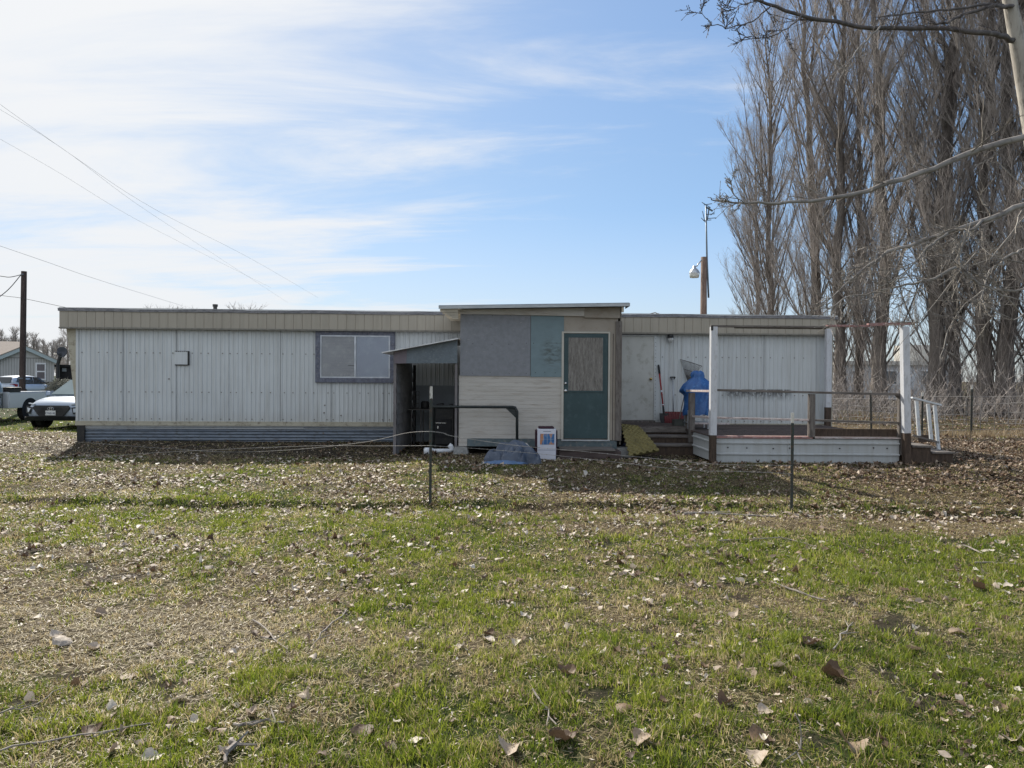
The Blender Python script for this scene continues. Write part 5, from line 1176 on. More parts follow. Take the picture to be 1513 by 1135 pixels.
# grey-green shrubs in front of the dark hut
b=MB()
def shrub(px,py,d,rx,h,lab):
    q=P(px,py,d); r=thing('shrub',lab,'shrub',(q.x,d,GZ(q.x,d))); S=[]; rd=random.Random(px)
    for i in range(420):
        a=rd.random()*6.28; rr=rx*math.sqrt(rd.random()); f=rd.random(); p=np.array([q.x+math.cos(a)*rr,d+math.sin(a)*rr,GZ(q.x,d)+h*f*(1-(rr/rx)**2*.6)]); 
        for _ in range(5): dv=vnorm(np.array([rd.gauss(0,1),rd.gauss(0,1),rd.gauss(.4,.8)])); S.append((p,p+dv*rd.uniform(.1,.3),.028,.008))
    segs_mesh('foliage',S,mat('shrub_twigs',(.24,.235,.19),(.16,.15,.12),3),r,org=(q.x,d,GZ(q.x,d)))
    b=MB(); b.tube([(q.x,d,GZ(q.x,d)-.05),(q.x,d,GZ(q.x,d)+h*.5)],.04,5); b.build('stem',m_bark,r)
shrub(90,556,46,1.0,1.5,'rounded grey-green shrub right of the beige house'); shrub(106,556,47,.8,1.4,'grey-green shrub beside the raked end of the mobile home'); shrub(84,560,44,.6,1.2,'small grey shrub against the corner of the beige house')
# ------------------------------------------------------------------ vehicles
def paint(name,c,coat=.6):
    m,t=nt(name); o=N(t,'ShaderNodeOutputMaterial'); p=N(t,'ShaderNodeBsdfPrincipled'); t.links.new(p.outputs[0],o.inputs[0])
    v=coords(t); sp=N(t,'ShaderNodeSeparateXYZ'); t.links.new(v,sp.inputs[0])
    dust=math_(t,'MULTIPLY',math_(t,'SUBTRACT',1.0,N_map(t,sp.outputs[2],.2,.9)),noise_(t,v,5,5,.6))
    t.links.new(mix_(t,math_(t,'MULTIPLY',dust,.5),c,(.25,.22,.18)),p.inputs['Base Color']); p.inputs['Roughness'].default_value=.28; p.inputs['Coat Weight'].default_value=coat; p.inputs['Coat Roughness'].default_value=.06; p.inputs['Metallic'].default_value=.15; return m
m_pblue=paint('silver_blue_paint',(.30,.36,.45)); m_pwhite=paint('white_paint',(.66,.67,.69)); m_psilver=paint('pale_silver_paint',(.52,.57,.66))
def carglass(name,c,r=.04):
    m,t=nt(name); o=N(t,'ShaderNodeOutputMaterial'); p=N(t,'ShaderNodeBsdfPrincipled'); t.links.new(p.outputs[0],o.inputs[0]); t.links.new(ramp(t,noise_(t,coords(t),1.5,2),[(.3,c),(.7,tuple(x*.8 for x in c))]),p.inputs['Base Color']); p.inputs['Roughness'].default_value=r; p.inputs['Specular IOR Level'].default_value=.8; return m
m_cg=carglass('car_glass',(.03,.035,.04)); m_cgl=carglass('bright_windscreen',(.16,.22,.23),.05)
m_tyre=mat('tyre_rubber',(.02,.02,.02),(.035,.033,.03),8,rough=.9); m_plast=mat('black_plastic',(.025,.027,.03),(.04,.04,.042),8,rough=.6)
m_tail=mat('red_lamp',(.40,.02,.03),(.30,.015,.02),10,rough=.15); m_lampg=mat('clear_lamp',(.55,.58,.60),(.40,.43,.46),14,rough=.1); m_plate=mat('number_plate',(.72,.72,.70),(.62,.63,.62),9,rough=.5)
def shell(stations):
    """stations: (x, z_low, z_high, half width at low, mid, high). Ring of 14 points, rounded."""
    V=[];F=[];n=None
    for (x,zl,zh,wl,wm,wh) in stations:
        h=zh-zl
        half=[(0,zl),(wl*.8,zl),(wl,zl+h*.05),(wm*.99,zl+h*.3),(wm,zl+h*.55),((wm+wh)/2+.01,zl+h*.82),(wh,zh-h*.04),(wh*.86,zh),(0,zh+.015)]
        ring=half+[(-a,c) for a,c in half[-2:0:-1]]; n=len(ring); V+=[(x,a,c) for a,c in ring]
    for i in range(len(stations)-1):
        for k in range(n): a=i*n+k;c=i*n+(k+1)%n; F.append((a,c,c+n,a+n))
    F.append(tuple(range(n))[::-1]); F.append(tuple((len(stations)-1)*n+k for k in range(n)))
    return V,F
def quadpanel(b,c,t=.012,inset=0.0):
    c=[Vector(q) for q in c]; ctr=sum(c,Vector())/4; nrm=(c[1]-c[0]).cross(c[2]-c[0]).normalized(); c=[q+(ctr-q)*inset for q in c]
    b.prism([q-nrm*t for q in c],nrm*2*t)
def wheel(root,x,y,r=.33,w=.22,side=1):
    b=MB(); b.lathe([(r*.6,-w/2),(r*.93,-w/2),(r,-w*.36),(r,w*.36),(r*.93,w/2),(r*.6,w/2)],28,(x,y,r),'y'); wh=b.build('wheel',m_tyre,root,smooth=True)
    b=MB(); yy=side*w*.40; b.lathe([(0,yy*.8),(r*.15,yy*.85),(r*.18,yy*.6),(r*.6,yy*.7),(r*.62,yy*1.15),(r*.56,yy*.6),(0,yy*.4)],28,(x,y,r),'y')
    for k in range(5):
        t=k*2*math.pi/5; b.beam((x,y+yy*.9,r),(x+math.cos(t)*r*.58,y+yy*.95,r+math.sin(t)*r*.58),.05,.03,(0,1,0))
    b.build('rim',m_alu,wh)
def basecar(name,lab,pm,low,gh_,wheels,W,glass=m_cg,gl=True):
    root=thing(name,lab,'car'); b=MB(); b.add(*shell(low)); bo=b.build('body',pm,root,smooth=True)
    s=bo.modifiers.new('s','SUBSURF'); s.levels=1; s.render_levels=2
    b=MB(); b.add(*shell(gh_)); c=b.build('cabin',pm,root,smooth=True); s=c.modifiers.new('s','SUBSURF'); s.levels=1; s.render_levels=2
    for x in wheels:
        for sg in (-1,1):
            wheel(root,x,sg*(W/2-.13),.33,.22,sg)
            b=MB(); b.lathe([(.37,sg*.0),(.375,sg*.02),(.43,sg*.02),(.43,0)],28,(x,sg*(W/2-.012),.34),'y'); b.build('wheel_arch',m_plast,root)
            b=MB(); b.lathe([(0,0),(.37,0),(.37,.004*sg),(0,.004*sg)],28,(x,sg*(W/2-.008),.34),'y'); b.build('wheel_well',m_dark,root)
    return root
# crossover, nose towards us: local x forward, y left
lowK=[(-2.06,.42,.80,.70,.78,.66),(-1.98,.34,.98,.78,.86,.74),(-1.5,.30,1.02,.84,.895,.80),(-.6,.29,.99,.86,.90,.82),(.5,.29,.99,.86,.90,.82),(1.0,.29,1.0,.85,.895,.80),(1.5,.30,.94,.84,.89,.76),(1.85,.30,.86,.80,.86,.70),(2.02,.32,.78,.72,.79,.60),(2.09,.38,.66,.60,.68,.5)]
ghK=[(-1.93,.93,1.06,.72,.70,.62),(-1.62,.92,1.42,.78,.72,.58),(-1.1,.92,1.50,.80,.74,.60),(-.3,.92,1.52,.80,.75,.60),(.3,.92,1.46,.79,.74,.58),(.75,.93,1.20,.78,.73,.62),(1.12,.94,1.0,.76,.72,.66)]
kona=basecar('crossover_car','silver-blue crossover parked nose-out beside the mobile home','x' and m_pblue,lowK,ghK,(-1.3,1.3),1.80)
b=MB(); b.prism([(2.075,-.50,.72),(2.075,.50,.72),(2.09,.56,.66),(2.10,.36,.42),(2.10,-.36,.42),(2.09,-.56,.66)],(.03,0,0)); gr=b.build('grille',m_black,kona,bevel=.01)
b=MB(); 
for k in range(5): b.box((2.125,-.44+.03*k,.47+k*.045),(2.137,.44-.03*k,.482+k*.045))
b.build('grille_bar',m_black,gr)
b=MB(); ov=[(2.14,.095*math.cos(t),.63+.05*math.sin(t)) for t in [2*math.pi*k/20 for k in range(21)]]; b.tube(ov,.007,6); b.beam((2.14,-.045,.59),(2.14,-.02,.67),.014,.01,(1,0,0)); b.beam((2.14,.02,.59),(2.14,.045,.67),.014,.01,(1,0,0)); b.beam((2.14,-.032,.625),(2.14,.032,.635),.012,.01,(1,0,0)); b.build('emblem',m_chrome,gr)
b=MB(); b.box((2.135,-.155,.435),(2.15,.155,.575)); pl=b.build('number_plate',m_plate,kona,bevel=.004)
txc=bpy.data.curves.new('plate_text','FONT'); txc.body='C76514L'; txc.size=.085; txc.extrude=.001; txc.align_x='CENTER'; tmp=bpy.data.objects.new('tmp',txc); COL.objects.link(tmp); bpy.context.view_layer.update()
tme=bpy.data.meshes.new_from_object(tmp.evaluated_get(bpy.context.evaluated_depsgraph_get())); bpy.data.objects.remove(tmp); tme.materials.clear(); tme.materials.append(mat('plate_ink',(.05,.07,.16)))
to=bpy.data.objects.new('lettering',tme); COL.objects.link(to); to.parent=pl; to.location=(2.153,0,.47); to.rotation_euler=(R(90),0,R(90))
b=MB(); b.prism([(2.02,-.86,.30),(2.02,.86,.30),(2.10,.74,.40),(2.10,-.74,.40)],(.025,0,-.02)); b.box((1.2,-.885,.28),(2.03,-.80,.38)); b.box((1.2,.80,.28),(2.03,.885,.38)); b.box((-2.0,-.905,.27),(2.0,-.85,.36)); b.box((-2.0,.85,.27),(2.0,.905,.36)); b.build('lower_cladding',m_plast,kona,bevel=.02)
for sg in (-1,1):
    b=MB(); b.prism([(2.00,sg*.55,.775),(1.90,sg*.80,.80),(1.90,sg*.81,.775),(2.02,sg*.56,.75)],(.05,0,0)); b.build('running_light',m_lampg,kona)
    b=MB(); b.prism([(2.02,sg*.60,.66),(1.90,sg*.87,.70),(1.90,sg*.875,.50),(2.05,sg*.66,.48)],(.045,0,0)); hh=b.build('lamp_housing',m_plast,kona,bevel=.01)
    b=MB(); b.prism([(2.05,sg*.66,.63),(1.945,sg*.82,.65),(1.95,sg*.82,.54),(2.08,sg*.69,.53)],(.035,0,0)); b.build('headlight',m_lampg,hh,bevel=.01)
    b=MB(); b.prism([(.55,sg*.95,1.0),(.75,sg*.95,1.0),(.72,sg*.95,1.12),(.58,sg*.95,1.12)],(0,sg*.14,0)); b.build('mirror',m_pblue,kona,bevel=.02)
b=MB(); quadpanel(b,[(1.10,-.66,1.035),(1.10,.66,1.035),(.36,.54,1.475),(.36,-.54,1.475)],.02); b.build('windscreen',m_cgl,kona,bevel=.01)
for sg in (-1,1):
    b=MB(); quadpanel(b,[(.85,sg*.785,1.02),(-1.4,sg*.79,1.02),(-1.3,sg*.66,1.42),(.25,sg*.665,1.42)],.03); b.build('side_window',m_cg,kona,bevel=.01)
q=P(75,628,23.9); kona.location=(q.x+ .0,0,0); th=R(1)
hd=Vector((-math.sin(th),-math.cos(th),0)); frontc=Vector((P(76,610,21.4).x,21.4,0)); cc=frontc-hd*2.1; kona.location=(cc.x,cc.y,GZ(cc.x,cc.y)-.0); kona.rotation_euler=(0,0,math.atan2(hd.y,hd.x))
# distant estate car seen from behind, heading away to the right
lowS=[(-2.2,.45,.95,.72,.80,.72),(-2.1,.35,1.03,.80,.88,.76),(-1.3,.28,1.05,.86,.91,.82),(.5,.28,1.0,.86,.91,.82),(1.1,.28,1.0,.85,.90,.80),(1.8,.30,.88,.80,.86,.70),(2.2,.36,.72,.66,.74,.56)]
ghS=[(-2.12,.95,1.15,.74,.72,.66),(-1.85,.95,1.50,.78,.74,.60),(-1.2,.95,1.60,.80,.75,.60),(-.2,.95,1.62,.80,.75,.60),(.4,.95,1.54,.79,.74,.58),(1.0,.95,1.18,.77,.72,.62),(1.4,.95,1.0,.75,.70,.64)]
suv=basecar('estate_car','white sport utility car with red tail lamp parked behind the pickup','x' and m_psilver,lowS,ghS,(-1.35,1.35),1.84)
for sg in (-1,1):
    b=MB(); b.prism([(-2.10,sg*.58,1.0),(-2.0,sg*.86,1.02),(-1.8,sg*.90,.98),(-1.85,sg*.91,.84),(-2.12,sg*.60,.84)],(-.05,sg*.02,0)); b.build('tail_lamp',m_tail,suv,bevel=.01)
    b=MB(); quadpanel(b,[(1.15,sg*.79,1.03),(-.1,sg*.79,1.03),(-.1,sg*.655,1.50),(.5,sg*.655,1.46)],.03); quadpanel(b,[(-.18,sg*.79,1.03),(-1.15,sg*.79,1.03),(-1.1,sg*.655,1.49),(-.18,sg*.655,1.50)],.03); quadpanel(b,[(-1.22,sg*.79,1.10),(-1.75,sg*.77,1.16),(-1.55,sg*.66,1.45),(-1.2,sg*.66,1.48)],.03); b.build('side_window',m_cg,suv,bevel=.01)
    b=MB(); b.prism([(.85,sg*.95,1.02),(1.05,sg*.95,1.02),(1.02,sg*.95,1.15),(.88,sg*.95,1.15)],(0,sg*.14,0)); b.build('mirror',m_plast,suv,bevel=.02)
b=MB(); quadpanel(b,[(-2.14,.60,1.12),(-2.14,-.60,1.12),(-1.92,-.54,1.47),(-1.92,.54,1.47)],.03); b.build('rear_window',m_cg,suv,bevel=.01)
th=R(3); hd=Vector((math.sin(th),math.cos(th),0)); rc=Vector((-35.4,49.3,0)); cc=rc+hd*2.15; suv.location=(cc.x,cc.y,GZ(cc.x,cc.y)); suv.rotation_euler=(0,0,math.atan2(hd.y,hd.x))
# pickup, facing left, its bed towards the right
pk=thing('pickup_truck','white pickup truck with black bed toolbox at the left edge of the yard','pickup truck')
lowP=[(-2.45,.50,.98,.78,.80,.78),(-2.40,.48,1.00,.80,.83,.80),(-.55,.42,1.0,.80,.84,.80)]
b=MB()
for sg in (-1,1): b.box((-2.42,sg*.72,.48),(-.52,sg*.84,1.02)); b.box((-2.42,sg*.70,1.021),(-.52,sg*.85,1.05))
b.box((-2.46,-.84,.50),(-2.421,.84,1.04)); b.box((-2.42,-.72,.50),(-.52,.72,.56)); b.box((-.515,-.83,.48),(-.475,.83,1.05)); b.build('bed',m_pwhite,pk,bevel=.015)
b=MB(); b.add(*shell([(-.46,.40,1.02,.80,.84,.79),(.2,.40,1.02,.80,.84,.79),(1.1,.40,1.02,.80,.84,.78),(1.5,.40,.98,.80,.84,.74),(2.2,.42,.90,.78,.83,.70),(2.45,.48,.74,.70,.76,.6)])); o=b.build('body',m_pwhite,pk,smooth=True); s=o.modifiers.new('s','SUBSURF'); s.levels=1;s.render_levels=2
b=MB(); b.add(*shell([(-.44,.95,1.06,.74,.74,.70),(-.40,.95,1.52,.74,.70,.60),(-.1,.95,1.60,.75,.71,.62),(.5,.95,1.60,.75,.71,.62),(.75,.95,1.5,.74,.70,.6),(1.35,.95,1.02,.72,.70,.66)])); o=b.build('cabin',m_pwhite,pk,smooth=True); s=o.modifiers.new('s','SUBSURF'); s.levels=1;s.render_levels=2
for sg in (-1,1):
    b=MB(); quadpanel(b,[(1.0,sg*.765,1.06),(-.22,sg*.765,1.06),(-.2,sg*.675,1.47),(.6,sg*.675,1.47)],.035); b.build('side_window',m_cgl,pk,bevel=.01)
    b=MB(); b.box((-.18,sg*.845,.44),(-.165,sg*.856,1.02)); b.box((-.10,sg*.848,.86),(.06,sg*.868,.90)); b.build('door_handle',m_black,pk)
    for x in (-1.55,1.55):
        wheel(pk,x,sg*.70,.34,.23,sg); b=MB(); b.lathe([(0,0),(.42,0),(.42,.006*sg),(0,.006*sg)],28,(x,sg*.841,.40),'y'); b.build('wheel_well',m_dark,pk)
b=MB(); quadpanel(b,[(-.47,.58,1.10),(-.47,-.58,1.10),(-.42,-.54,1.46),(-.42,.54,1.46)],.02); b.build('rear_window',m_cg,pk)
b=MB(); b.box((-1.05,-.86,1.04),(-.52,.86,1.17)); b.box((-1.07,-.88,1.171),(-.5,.88,1.21)); b.build('toolbox',m_black,pk,bevel=.01)
b=MB(); b.box((-2.58,-.8,.46),(-2.47,.8,.60)); b.build('rear_bumper',m_chrome,pk,bevel=.02)
pk.location=(-18.25,24.1,GZ(-18,24)-.0); pk.rotation_euler=(0,0,R(-91))
# ------------------------------------------------------------------ beige house at the left
HO=58.0
hs=thing('beige_house','beige gabled house with pale blue-green roof trim and one sash window','house',(P(37,575,HO).x,HO,0))
xg=P(37,508,HO).x; xr_=P(81,527,HO).x; zA_=P(37,511,HO).z; zE=P(81,530,HO).z; xl_=xg-(xr_-xg)
m_hw=mat('beige_house_siding',(.52,.505,.49),(.47,.46,.445),2,(3,1,1),rough=.8); m_ht=mat('pale_green_trim',(.44,.50,.51),(.38,.44,.45),4); m_shg=mat('tan_shingles',(.34,.29,.25),(.26,.22,.19),12,rough=.95)
b=MB(); b.prism([(xl_,HO,-.2),(xr_,HO,-.2),(xr_,HO,zE-.15),(xg,HO,zA_-.15),(xl_,HO,zE-.15)],(0,9,0)); b.build('wall',m_hw,hs)
b=MB(); b.box((xl_-.0,HO-.02,P(40,529,HO).z-.03),(xr_,HO-.001,P(40,529,HO).z+.03)); 
for k in range(22): x=xl_+(xr_-xl_)*k/22; b.box((x,HO-.012,0),(x+.03,HO-.0005,P(40,529,HO).z-.031))
b.build('batten',mat('siding_groove',(.24,.225,.21)),hs)
b=MB(); sl=(zA_-zE)/(xr_-xg)
for sg in (-1,1):
    e=xg+sg*(xr_-xg+.45); b.prism([(xg,HO-.35,zA_-.02),(e,HO-.35,zA_-.02-sl*abs(e-xg)),(e,HO-.35,zA_-.32-sl*abs(e-xg)),(xg,HO-.35,zA_-.32)],(0,.04,0))
b.build('fascia',m_ht,hs)
b=MB()
for sg in (-1,1):
    e=xg+sg*(xr_-xg+.48); b.prism([(xg,HO-.37,zA_+.06),(e,HO-.37,zA_+.06-sl*abs(e-xg)),(e,HO-.37,zA_-.02-sl*abs(e-xg)),(xg,HO-.37,zA_-.02)],(0,9.6,0))
zr_=P(10,506.5,HO+6).z
b.prism([(xg-.2,HO+5,zr_),(xg-.2,HO+1.4,zE+.2),(xg-.2,HO+8.6,zE+.2)],(-14,0,0)); b.build('roof',m_shg,hs)
b=MB(); b.box((xg-14,HO+2,-.2),(xl_+.1,HO+8.5,zE)); b.build('wing',m_hw,hs)
wx0,wx1=P(52.5,550,HO).x,P(68.5,550,HO).x; wz1,wz0=P(60,536,HO).z,P(60,562,HO).z
b=MB(); frame_boards(b,wx0,wx1,wz0,wz1,.12,HO-.06,HO-.013); zm=(wz0+wz1)/2; b.box((wx0+.12,HO-.058,zm-.05),(wx1-.12,HO-.014,zm+.05)); w_=b.build('window',m_pwhite,hs)
b=MB(); b.box((wx0+.1,HO-.035,wz0+.1),(wx1-.1,HO-.014,wz1-.1)); b.build('pane',carglass('house_glass',(.10,.09,.11),.1),w_)
hs.rotation_euler=(0,0,R(34)); hs.scale=(.825,1,1)
# dark hut and dish
hx0,hx1=P(84,545,62).x,P(109,545,62).x; hz=P(95,539,62).z
ht=thing('dark_hut','small dark hut with a boxy front seen between the house and the mobile home','hut',((hx0+hx1)/2,62,0))
b=MB(); b.box((hx0,62,0),(hx1,63,hz-.2)); b.build('wall',mat('dark_hut_wall',(.055,.05,.05),(.035,.032,.034),4),ht); b=MB(); b.box((hx0-.3,61.7,hz-.19),(hx1+.3,63.3,hz)); b.build('roof',m_black,ht)
b=MB(); p0=P(92,544,61.95);p1=P(98,549,61.95); b.box((p0.x,61.93,p1.z),(p1.x,61.99,p0.z)); b.build('window',m_lampg,ht)
dc=P(92,520,56); ds=thing('satellite_dish','dark satellite dish on a thick leaning mast beside the beige house','satellite dish',(P(87,540,56).x,56,0))
b=MB(); vs=[];fs=[]; R_=.42
b.lathe([(0,.10),(R_*.4,.085),(R_*.75,.04),(R_,-.04),(R_*.98,-.06),(R_*.7,.02),(0,.07)],20,(dc.x,56,dc.z),'y'); b.build('dish',mat('dark_dish',(.08,.085,.10),(.06,.065,.08)),ds,smooth=True)
b=MB(); b.tube([(P(85,540,56).x,56,0),P(85.5,538,56.1),P(90,524,56.1)],[.12,.12,.16],8); b.tube([P(92,523,56),(dc.x-.3,55.4,dc.z-.2)],.02,5); b.build('mast',m_black,ds)
# ------------------------------------------------------------------ neighbour's mobile home behind the poplars
NB=62.0
nx0,nx1=P(1236,570,NB).x,P(1407,570,NB).x; zt=P(1320,538,NB).z; zb=P(1320,573,NB).z
nb=thing('neighbour_home','long white mobile home half hidden behind the poplar trunks','mobile home',((nx0+nx1)/2,NB,0))
b=MB(); b.box((nx0,NB,-.3),(nx1,NB+4,zt-.1)); b.build('wall',mat('grey_white_wall',(.62,.64,.67),(.55,.57,.60),2),nb)
b=MB(); b.box((nx0-.3,NB-.3,zt-.1),(nx1+.2,NB+4.3,zt+.25)); b.box((P(1338,500,NB+5).x,NB+5,zt),(P(1400,500,NB+5).x,NB+7,P(1370,510,NB+5).z)); b.build('roof',mat('pale_roof_edge',(.62,.60,.55),(.5,.48,.44),4),nb)
for a,c in ((1306,1326),(1258,1272),(1362,1378)):
    x0,x1=P(a,550,NB).x,P(c,550,NB).x; z1,z0=P(a,547,NB).z,P(a,569,NB).z; b=MB(); frame_boards(b,x0,x1,z0,z1,.1,NB-.06,NB-.002); ww=b.build('window',m_pwhite,nb); b=MB(); b.box((x0+.08,NB-.03,z0+.08),(x1-.08,NB-.003,z1-.08)); b.build('pane',m_cg,ww)
# ------------------------------------------------------------------ poles and wires
m_pole=mat('dark_pole_wood',(.085,.06,.055),(.05,.036,.034),4,(4,4,.5),rough=.9,bump=.5,c3=(.13,.10,.09))
m_pole2=mat('brown_pole_wood',(.20,.135,.105),(.12,.08,.065),4,(4,4,.5),rough=.9,bump=.5,c3=(.26,.20,.16))
m_cable2=mat('grey_line_wire',(.38,.40,.43),(.33,.35,.38),5,rough=.6)
m_cable=mat('black_cable',(.05,.05,.055),(.07,.07,.075),5,rough=.6)
d=30.5; a=P(35.5,401,d); c=P(32.8,577,d); base=c+(c-a)*((GZ(c.x,d)-c.z)/(c.z-a.z))
up=thing('utility_pole','dark brown square-topped utility pole standing beside the pickup','utility pole',(base.x,d,base.z))
b=MB(); b.tube([base,a],[.125,.105],12); b.build('pole',m_pole,up,smooth=False)
b=MB(); k=P(31,406,d-.1); b.tube([k,k+Vector((.12,0,.02))],.03,6); k=P(31,576,d-.11); b.box((base.x-.12,d-.145,P(33,559,d).z-.02),(base.x+.12,d-.11,P(33,559,d).z+.02)); b.build('insulator',m_galv,up)
def cable(name,pts,ds,r,lab,sag=0,n=24):
    p=[P(px,py,dd) for (px,py),dd in zip(pts,ds)]; path=[]
    if len(p)==2:
        for i in range(n+1): f=i/n; q=p[0].lerp(p[1],f); q.z-=sag*4*f*(1-f); path.append(q)
    else:
        # smooth through points
        for i in range(len(p)-1):
            p0=p[max(i-1,0)];p1=p[i];p2=p[i+1];p3=p[min(i+2,len(p)-1)]
            for k in range(6):
                t_=k/6; path.append(.5*((2*p1)+(p2-p0)*t_+(2*p0-5*p1+4*p2-p3)*t_**2+(3*p1-p0-3*p2+p3)*t_**3))
        path.append(p[-1])
    b=MB(); b.tube(path,r,5); o=b.build(name,m_cable,None,smooth=True,origin=path[0]); tag(o,lab,'cable'); o.data.materials[0]=m_cable2 if name=='power_line' else m_cable; return o
m_far=m_cable
cable('power_line',[(-60,111),(110,232),(230,310),(370,382),(470,440)],[30,37,45,60,85],.007,'uppermost thin power line sloping down across the left sky')
cable('power_line',[(-60,126),(90,218),(200,300),(310,372),(425,447)],[30,36,44,60,84],.006,'middle thin power line sloping down across the left sky')
cable('power_line',[(-60,172),(80,251),(190,318),(290,370),(400,425)],[32,38,46,60,84],.006,'third power line sloping down across the left sky')
cable('power_line',[(-60,343),(60,384),(150,415),(270,452)],[24,28,34,50],.008,'lowest dark power line meeting the roof left of the vent')
cable('service_cable',[(-60,400),(0,408),(15,409.5),(31,406)],[29,30,30.2,30.4],.016,'black service cable running level to the top of the utility pole')
cable('service_cable',[(-40,466),(0,438),(16,424),(31,406)],[29,30,30.2,30.4],.018,'black cable dropping steeply from the top of the utility pole')
cable('service_cable',[(-60,420),(0,436),(34,441),(100,455)],[29,30,30.3,32],.010,'thin cable passing behind the utility pole at mid height')
# security light pole behind the home
d=22.5; a=P(1040,380,d); base=Vector((a.x+.02,d,GZ(a.x,d)))
lpz=thing('light_pole','brown wooden pole behind the roof carrying a white yard light','light pole',base)
b=MB(); b.tube([base+Vector((0,0,-.1)),a],[.125,.095],12); pp=b.build('pole',m_pole2,lpz,smooth=True)
b=MB(); b.tube([P(1037,384,d-.05),P(1031,391,d-.1),P(1029,394,d-.1)],.022,8); b.build('arm',m_alu,lpz,smooth=True)
h=P(1026,404,d-.1); b=MB(); b.lathe([(0,.24),(.045,.235),(.05,.16),(.075,.15),(.12,.10),(.16,.03),(.165,.0)],16,tuple(h)); hd_=b.build('lamp_head',m_alu,lpz,smooth=True)
b=MB(); b.lathe([(.155,.03),(.158,.0),(.15,-.08),(.135,-.135),(.12,-.13),(.13,-.08)],16,tuple(h)); b.build('lamp_shade',m_frost,hd_,smooth=True)
m_ant=mat('antenna_metal',(.14,.17,.20),(.10,.12,.14),8,rough=.5,metal=.5)
a=P(1043,304,d); e=P(1044.5,380,d); an=thing('tv_antenna','tall thin television antenna on a mast beside the wooden light pole','antenna',(e.x,d,e.z))
b=MB(); b.tube([P(1044.6,440,d)+Vector((.05,0,0)),e,a],[.03,.028,.022],8); b.build('mast',m_ant,an,smooth=True)
b=MB(); z=a.z; 
def rod(p1,p2,r=.012): b.tube([P(*p1,d),P(*p2,d)],r,4)
rod((1043,306),(1053,312),.03); rod((1037,299),(1050,307)); rod((1039,326),(1051,325)); rod((1036,322),(1042,328)); rod((1045,323),(1058,322)); rod((1048,306),(1045,325),.02); rod((1038,312),(1041,326)); rod((1040,303),(1052,301)); rod((1050,318),(1056,313)); rod((1044,317),(1056,316))
b.build('elements',m_ant,an)
# twigs lying on the roof
b=MB(); yy=15.9; 
for pts in (((935,467),(950,465),(965,466),(985,468)),((950,467.5),(968,463),(975,466)),((960,468.5),(985,466.5),(996,468)),((965,466),(973,464.5),(978,467.5))):
    b.tube([P(px,py-1,yy) for px,py in pts],.011,4)
tag(b.build('dead_branch',m_twig,None,origin=P(965,467,yy)),'thin dead branch lying on the roof just right of the shed','branch')
# ------------------------------------------------------------------ steel fence posts and wires
m_tp=mat('green_post_steel',(.035,.055,.05),(.055,.05,.045),7,rough=.7,c3=(.10,.06,.04)); m_tip=mat('white_post_tip',(.62,.60,.55),(.5,.48,.44),9,rough=.7,c3=(.2,.18,.16))
def tpost(h,tip):
    r=thing('steel_fence_post','x','fence post'); b=MB(); b.box((-.018,-.003,-.1),(.018,.003,h-tip)); b.box((-.003,.003,-.1),(.003,.032,h-tip))
    z=.1
    while z<h-tip: b.box((-.006,-.009,z),(.006,-.003,z+.018)); z+=.055
    b.build('shaft',m_tp,r); b=MB(); b.box((-.018,-.0032,h-tip),(.018,.0032,h)); b.box((-.003,.003,h-tip),(.003,.032,h)); b.build('tip',m_tip,r); return r
g1=G(635.5,748); g2=G(1169.5,757)
T1=tpost(P(637,571,g1.y).z-g1.z,.16); T1.location=g1; T1.rotation_euler=(0,R(.2),R(12)); T1['label']='thin dark steel fence post with white tip in front of the lean-to'; 
T2=tpost(P(1170,610,g2.y).z-g2.z,.13); T2.location=g2; T2.rotation_euler=(0,R(.1),R(-10)); T2['label']='thin dark steel fence post with white tip in front of the deck'
for t_ in (T1,T2): t_['group']='steel posts of the wire fence in the lawn'
m_bw=mat('old_fence_wire',(.40,.39,.38),(.26,.25,.24),10,rough=.6,metal=.3)
def wire(pts,ds,lab,r=.0022,barb=True,m=m_bw):
    p=[P(px,py,dd) for (px,py),dd in zip(pts,ds)]; path=[]
    for i in range(len(p)-1):
        p0=p[max(i-1,0)];p1=p[i];p2=p[i+1];p3=p[min(i+2,len(p)-1)]
        for k in range(8):
            t_=k/8; path.append(.5*((2*p1)+(p2-p0)*t_+(2*p0-5*p1+4*p2-p3)*t_**2+(3*p1-p0-3*p2+p3)*t_**3))
    path.append(p[-1])
    for q in path:
        gz=GZ(q.x,q.y)+.015
        if q.z<gz: q.z=gz
    b=MB(); b.tube(path,r,4)
    if barb:
        for a,c in zip(path[:-1],path[1:]):
            L=(c-a).length; n=max(1,int(L/.14))
            for k in range(n):
                q=a.lerp(c,k/n); b.beam(q+Vector((-.003,0,-.009)),q+Vector((.004,0,.009)),.0025,.0025,(0,1,0)); b.beam(q+Vector((-.009,0,.004)),q+Vector((.009,0,-.004)),.0025,.0025,(0,1,0))
    tag(b.build('barbed_wire',m,None,origin=path[0]),lab,'wire','old barbed wires')
y1=g1.y; y2=g2.y
wire([(112,653),(250,663),(340,668),(440,664),(540,653),(600,640),(636,637.5)],[14.9,13.5,12.6,11.5,10.4,9.4,y1-.02],'upper rusty barbed wire sagging left from the steel post past the lean-to')
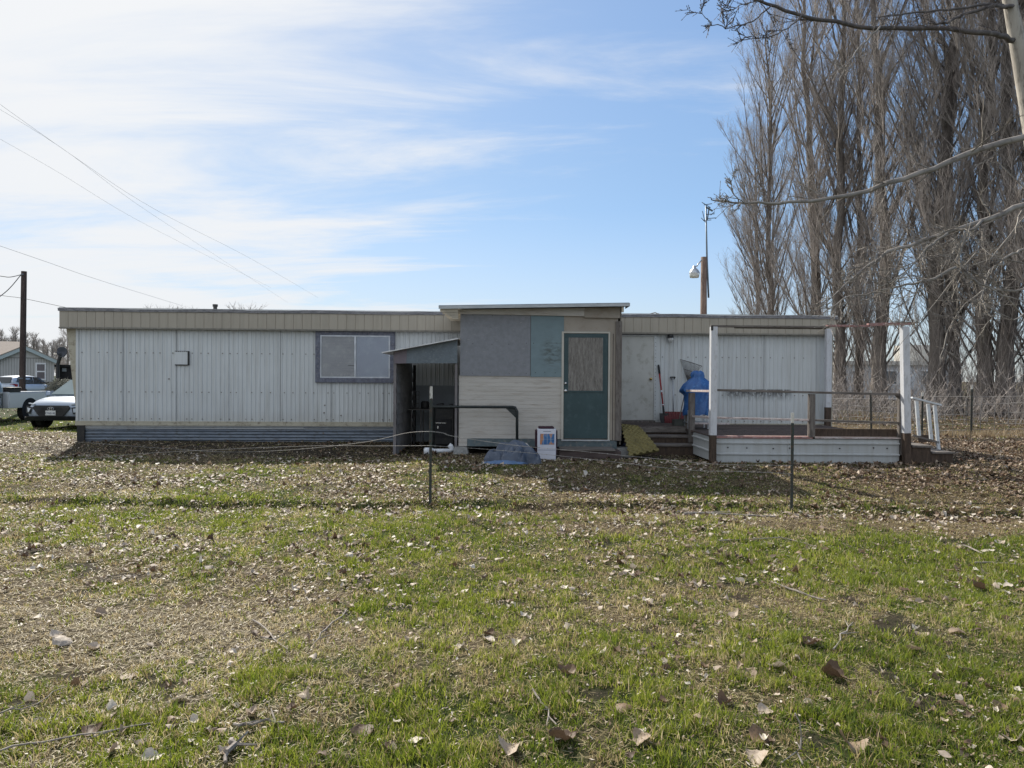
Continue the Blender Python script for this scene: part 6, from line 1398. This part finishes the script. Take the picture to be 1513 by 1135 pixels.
wire([(68,683),(200,671),(330,664),(460,659),(560,659),(636,658.5)],[11.6,11.6,11.2,10.5,9.6,y1-.02],'lower barbed wire sagging left from the steel post across the shaded ground')
wire([(636,637.5),(655,640),(672,645),(760,658),(860,667),(960,677),(1060,686),(1170,688)],[y1-.02,y1,y1,8.9,8.8,8.8,8.7,y2-.03],'upper barbed wire sagging right between the two steel posts')
wire([(636,658.5),(720,664),(820,673),(920,684),(1020,695),(1100,697),(1170,700)],[y1-.02,y1,8.9,8.8,8.8,8.7,y2-.03],'lower barbed wire sagging right between the two steel posts')
# wire mesh fence at the right back
fpos=[(1294,632,21.6,1.35),(1362,640,20.6,1.3),(1434.5,651,19.5,1.45)]
fl=['green steel post of the mesh fence seen through the deck rails','green steel post of the mesh fence behind the stair handrail','green steel post of the mesh fence standing clear right of the stairs']
for (px,py,d,h),lb in zip(fpos,fl):
    q=P(px,py,d); t_=tpost(h,.12); t_.location=(q.x,FY(q.x),GZ(q.x,FY(q.x))); t_['label']=lb; t_['group']='posts of the mesh fence'; t_.rotation_euler=(0,R(random.uniform(-2,2)),0); t_.scale=(1.5,1.5,1)
xa=P(1180,600,24).x; xb=27.0; b=MB(); n=int((xb-xa)/.5); 
def fz(x): return GZ(x,FY(x))
for hgt in (.08,.20,.34,.50,.68,.88,1.10):
    path=[(xa+(xb-xa)*i/n,FY(xa+(xb-xa)*i/n)+.02*math.sin(i*1.7),fz(xa+(xb-xa)*i/n)+hgt+.035*math.sin(i*.9+hgt*9)+random.gauss(0,.012)) for i in range(n+1)]
    b.tube(path,.0075,3,cap=False)
x=xa
while x<xb: b.beam((x,FY(x),fz(x)+.05),(x+random.gauss(0,.02),FY(x),fz(x)+1.1+random.gauss(0,.02)),.009,.009,(0,1,0)); x+=.19
fe=b.build('wire_mesh_fence',mat('grey_fence_wire',(.30,.29,.28),(.20,.19,.18),4,rough=.6,metal=.3),None,origin=(xa,FY(xa),0)); tag(fe,'sagging square wire mesh fence in front of the poplar trunks','fence')
for o in SC.objects:
    if '_org' in o: del o['_org']
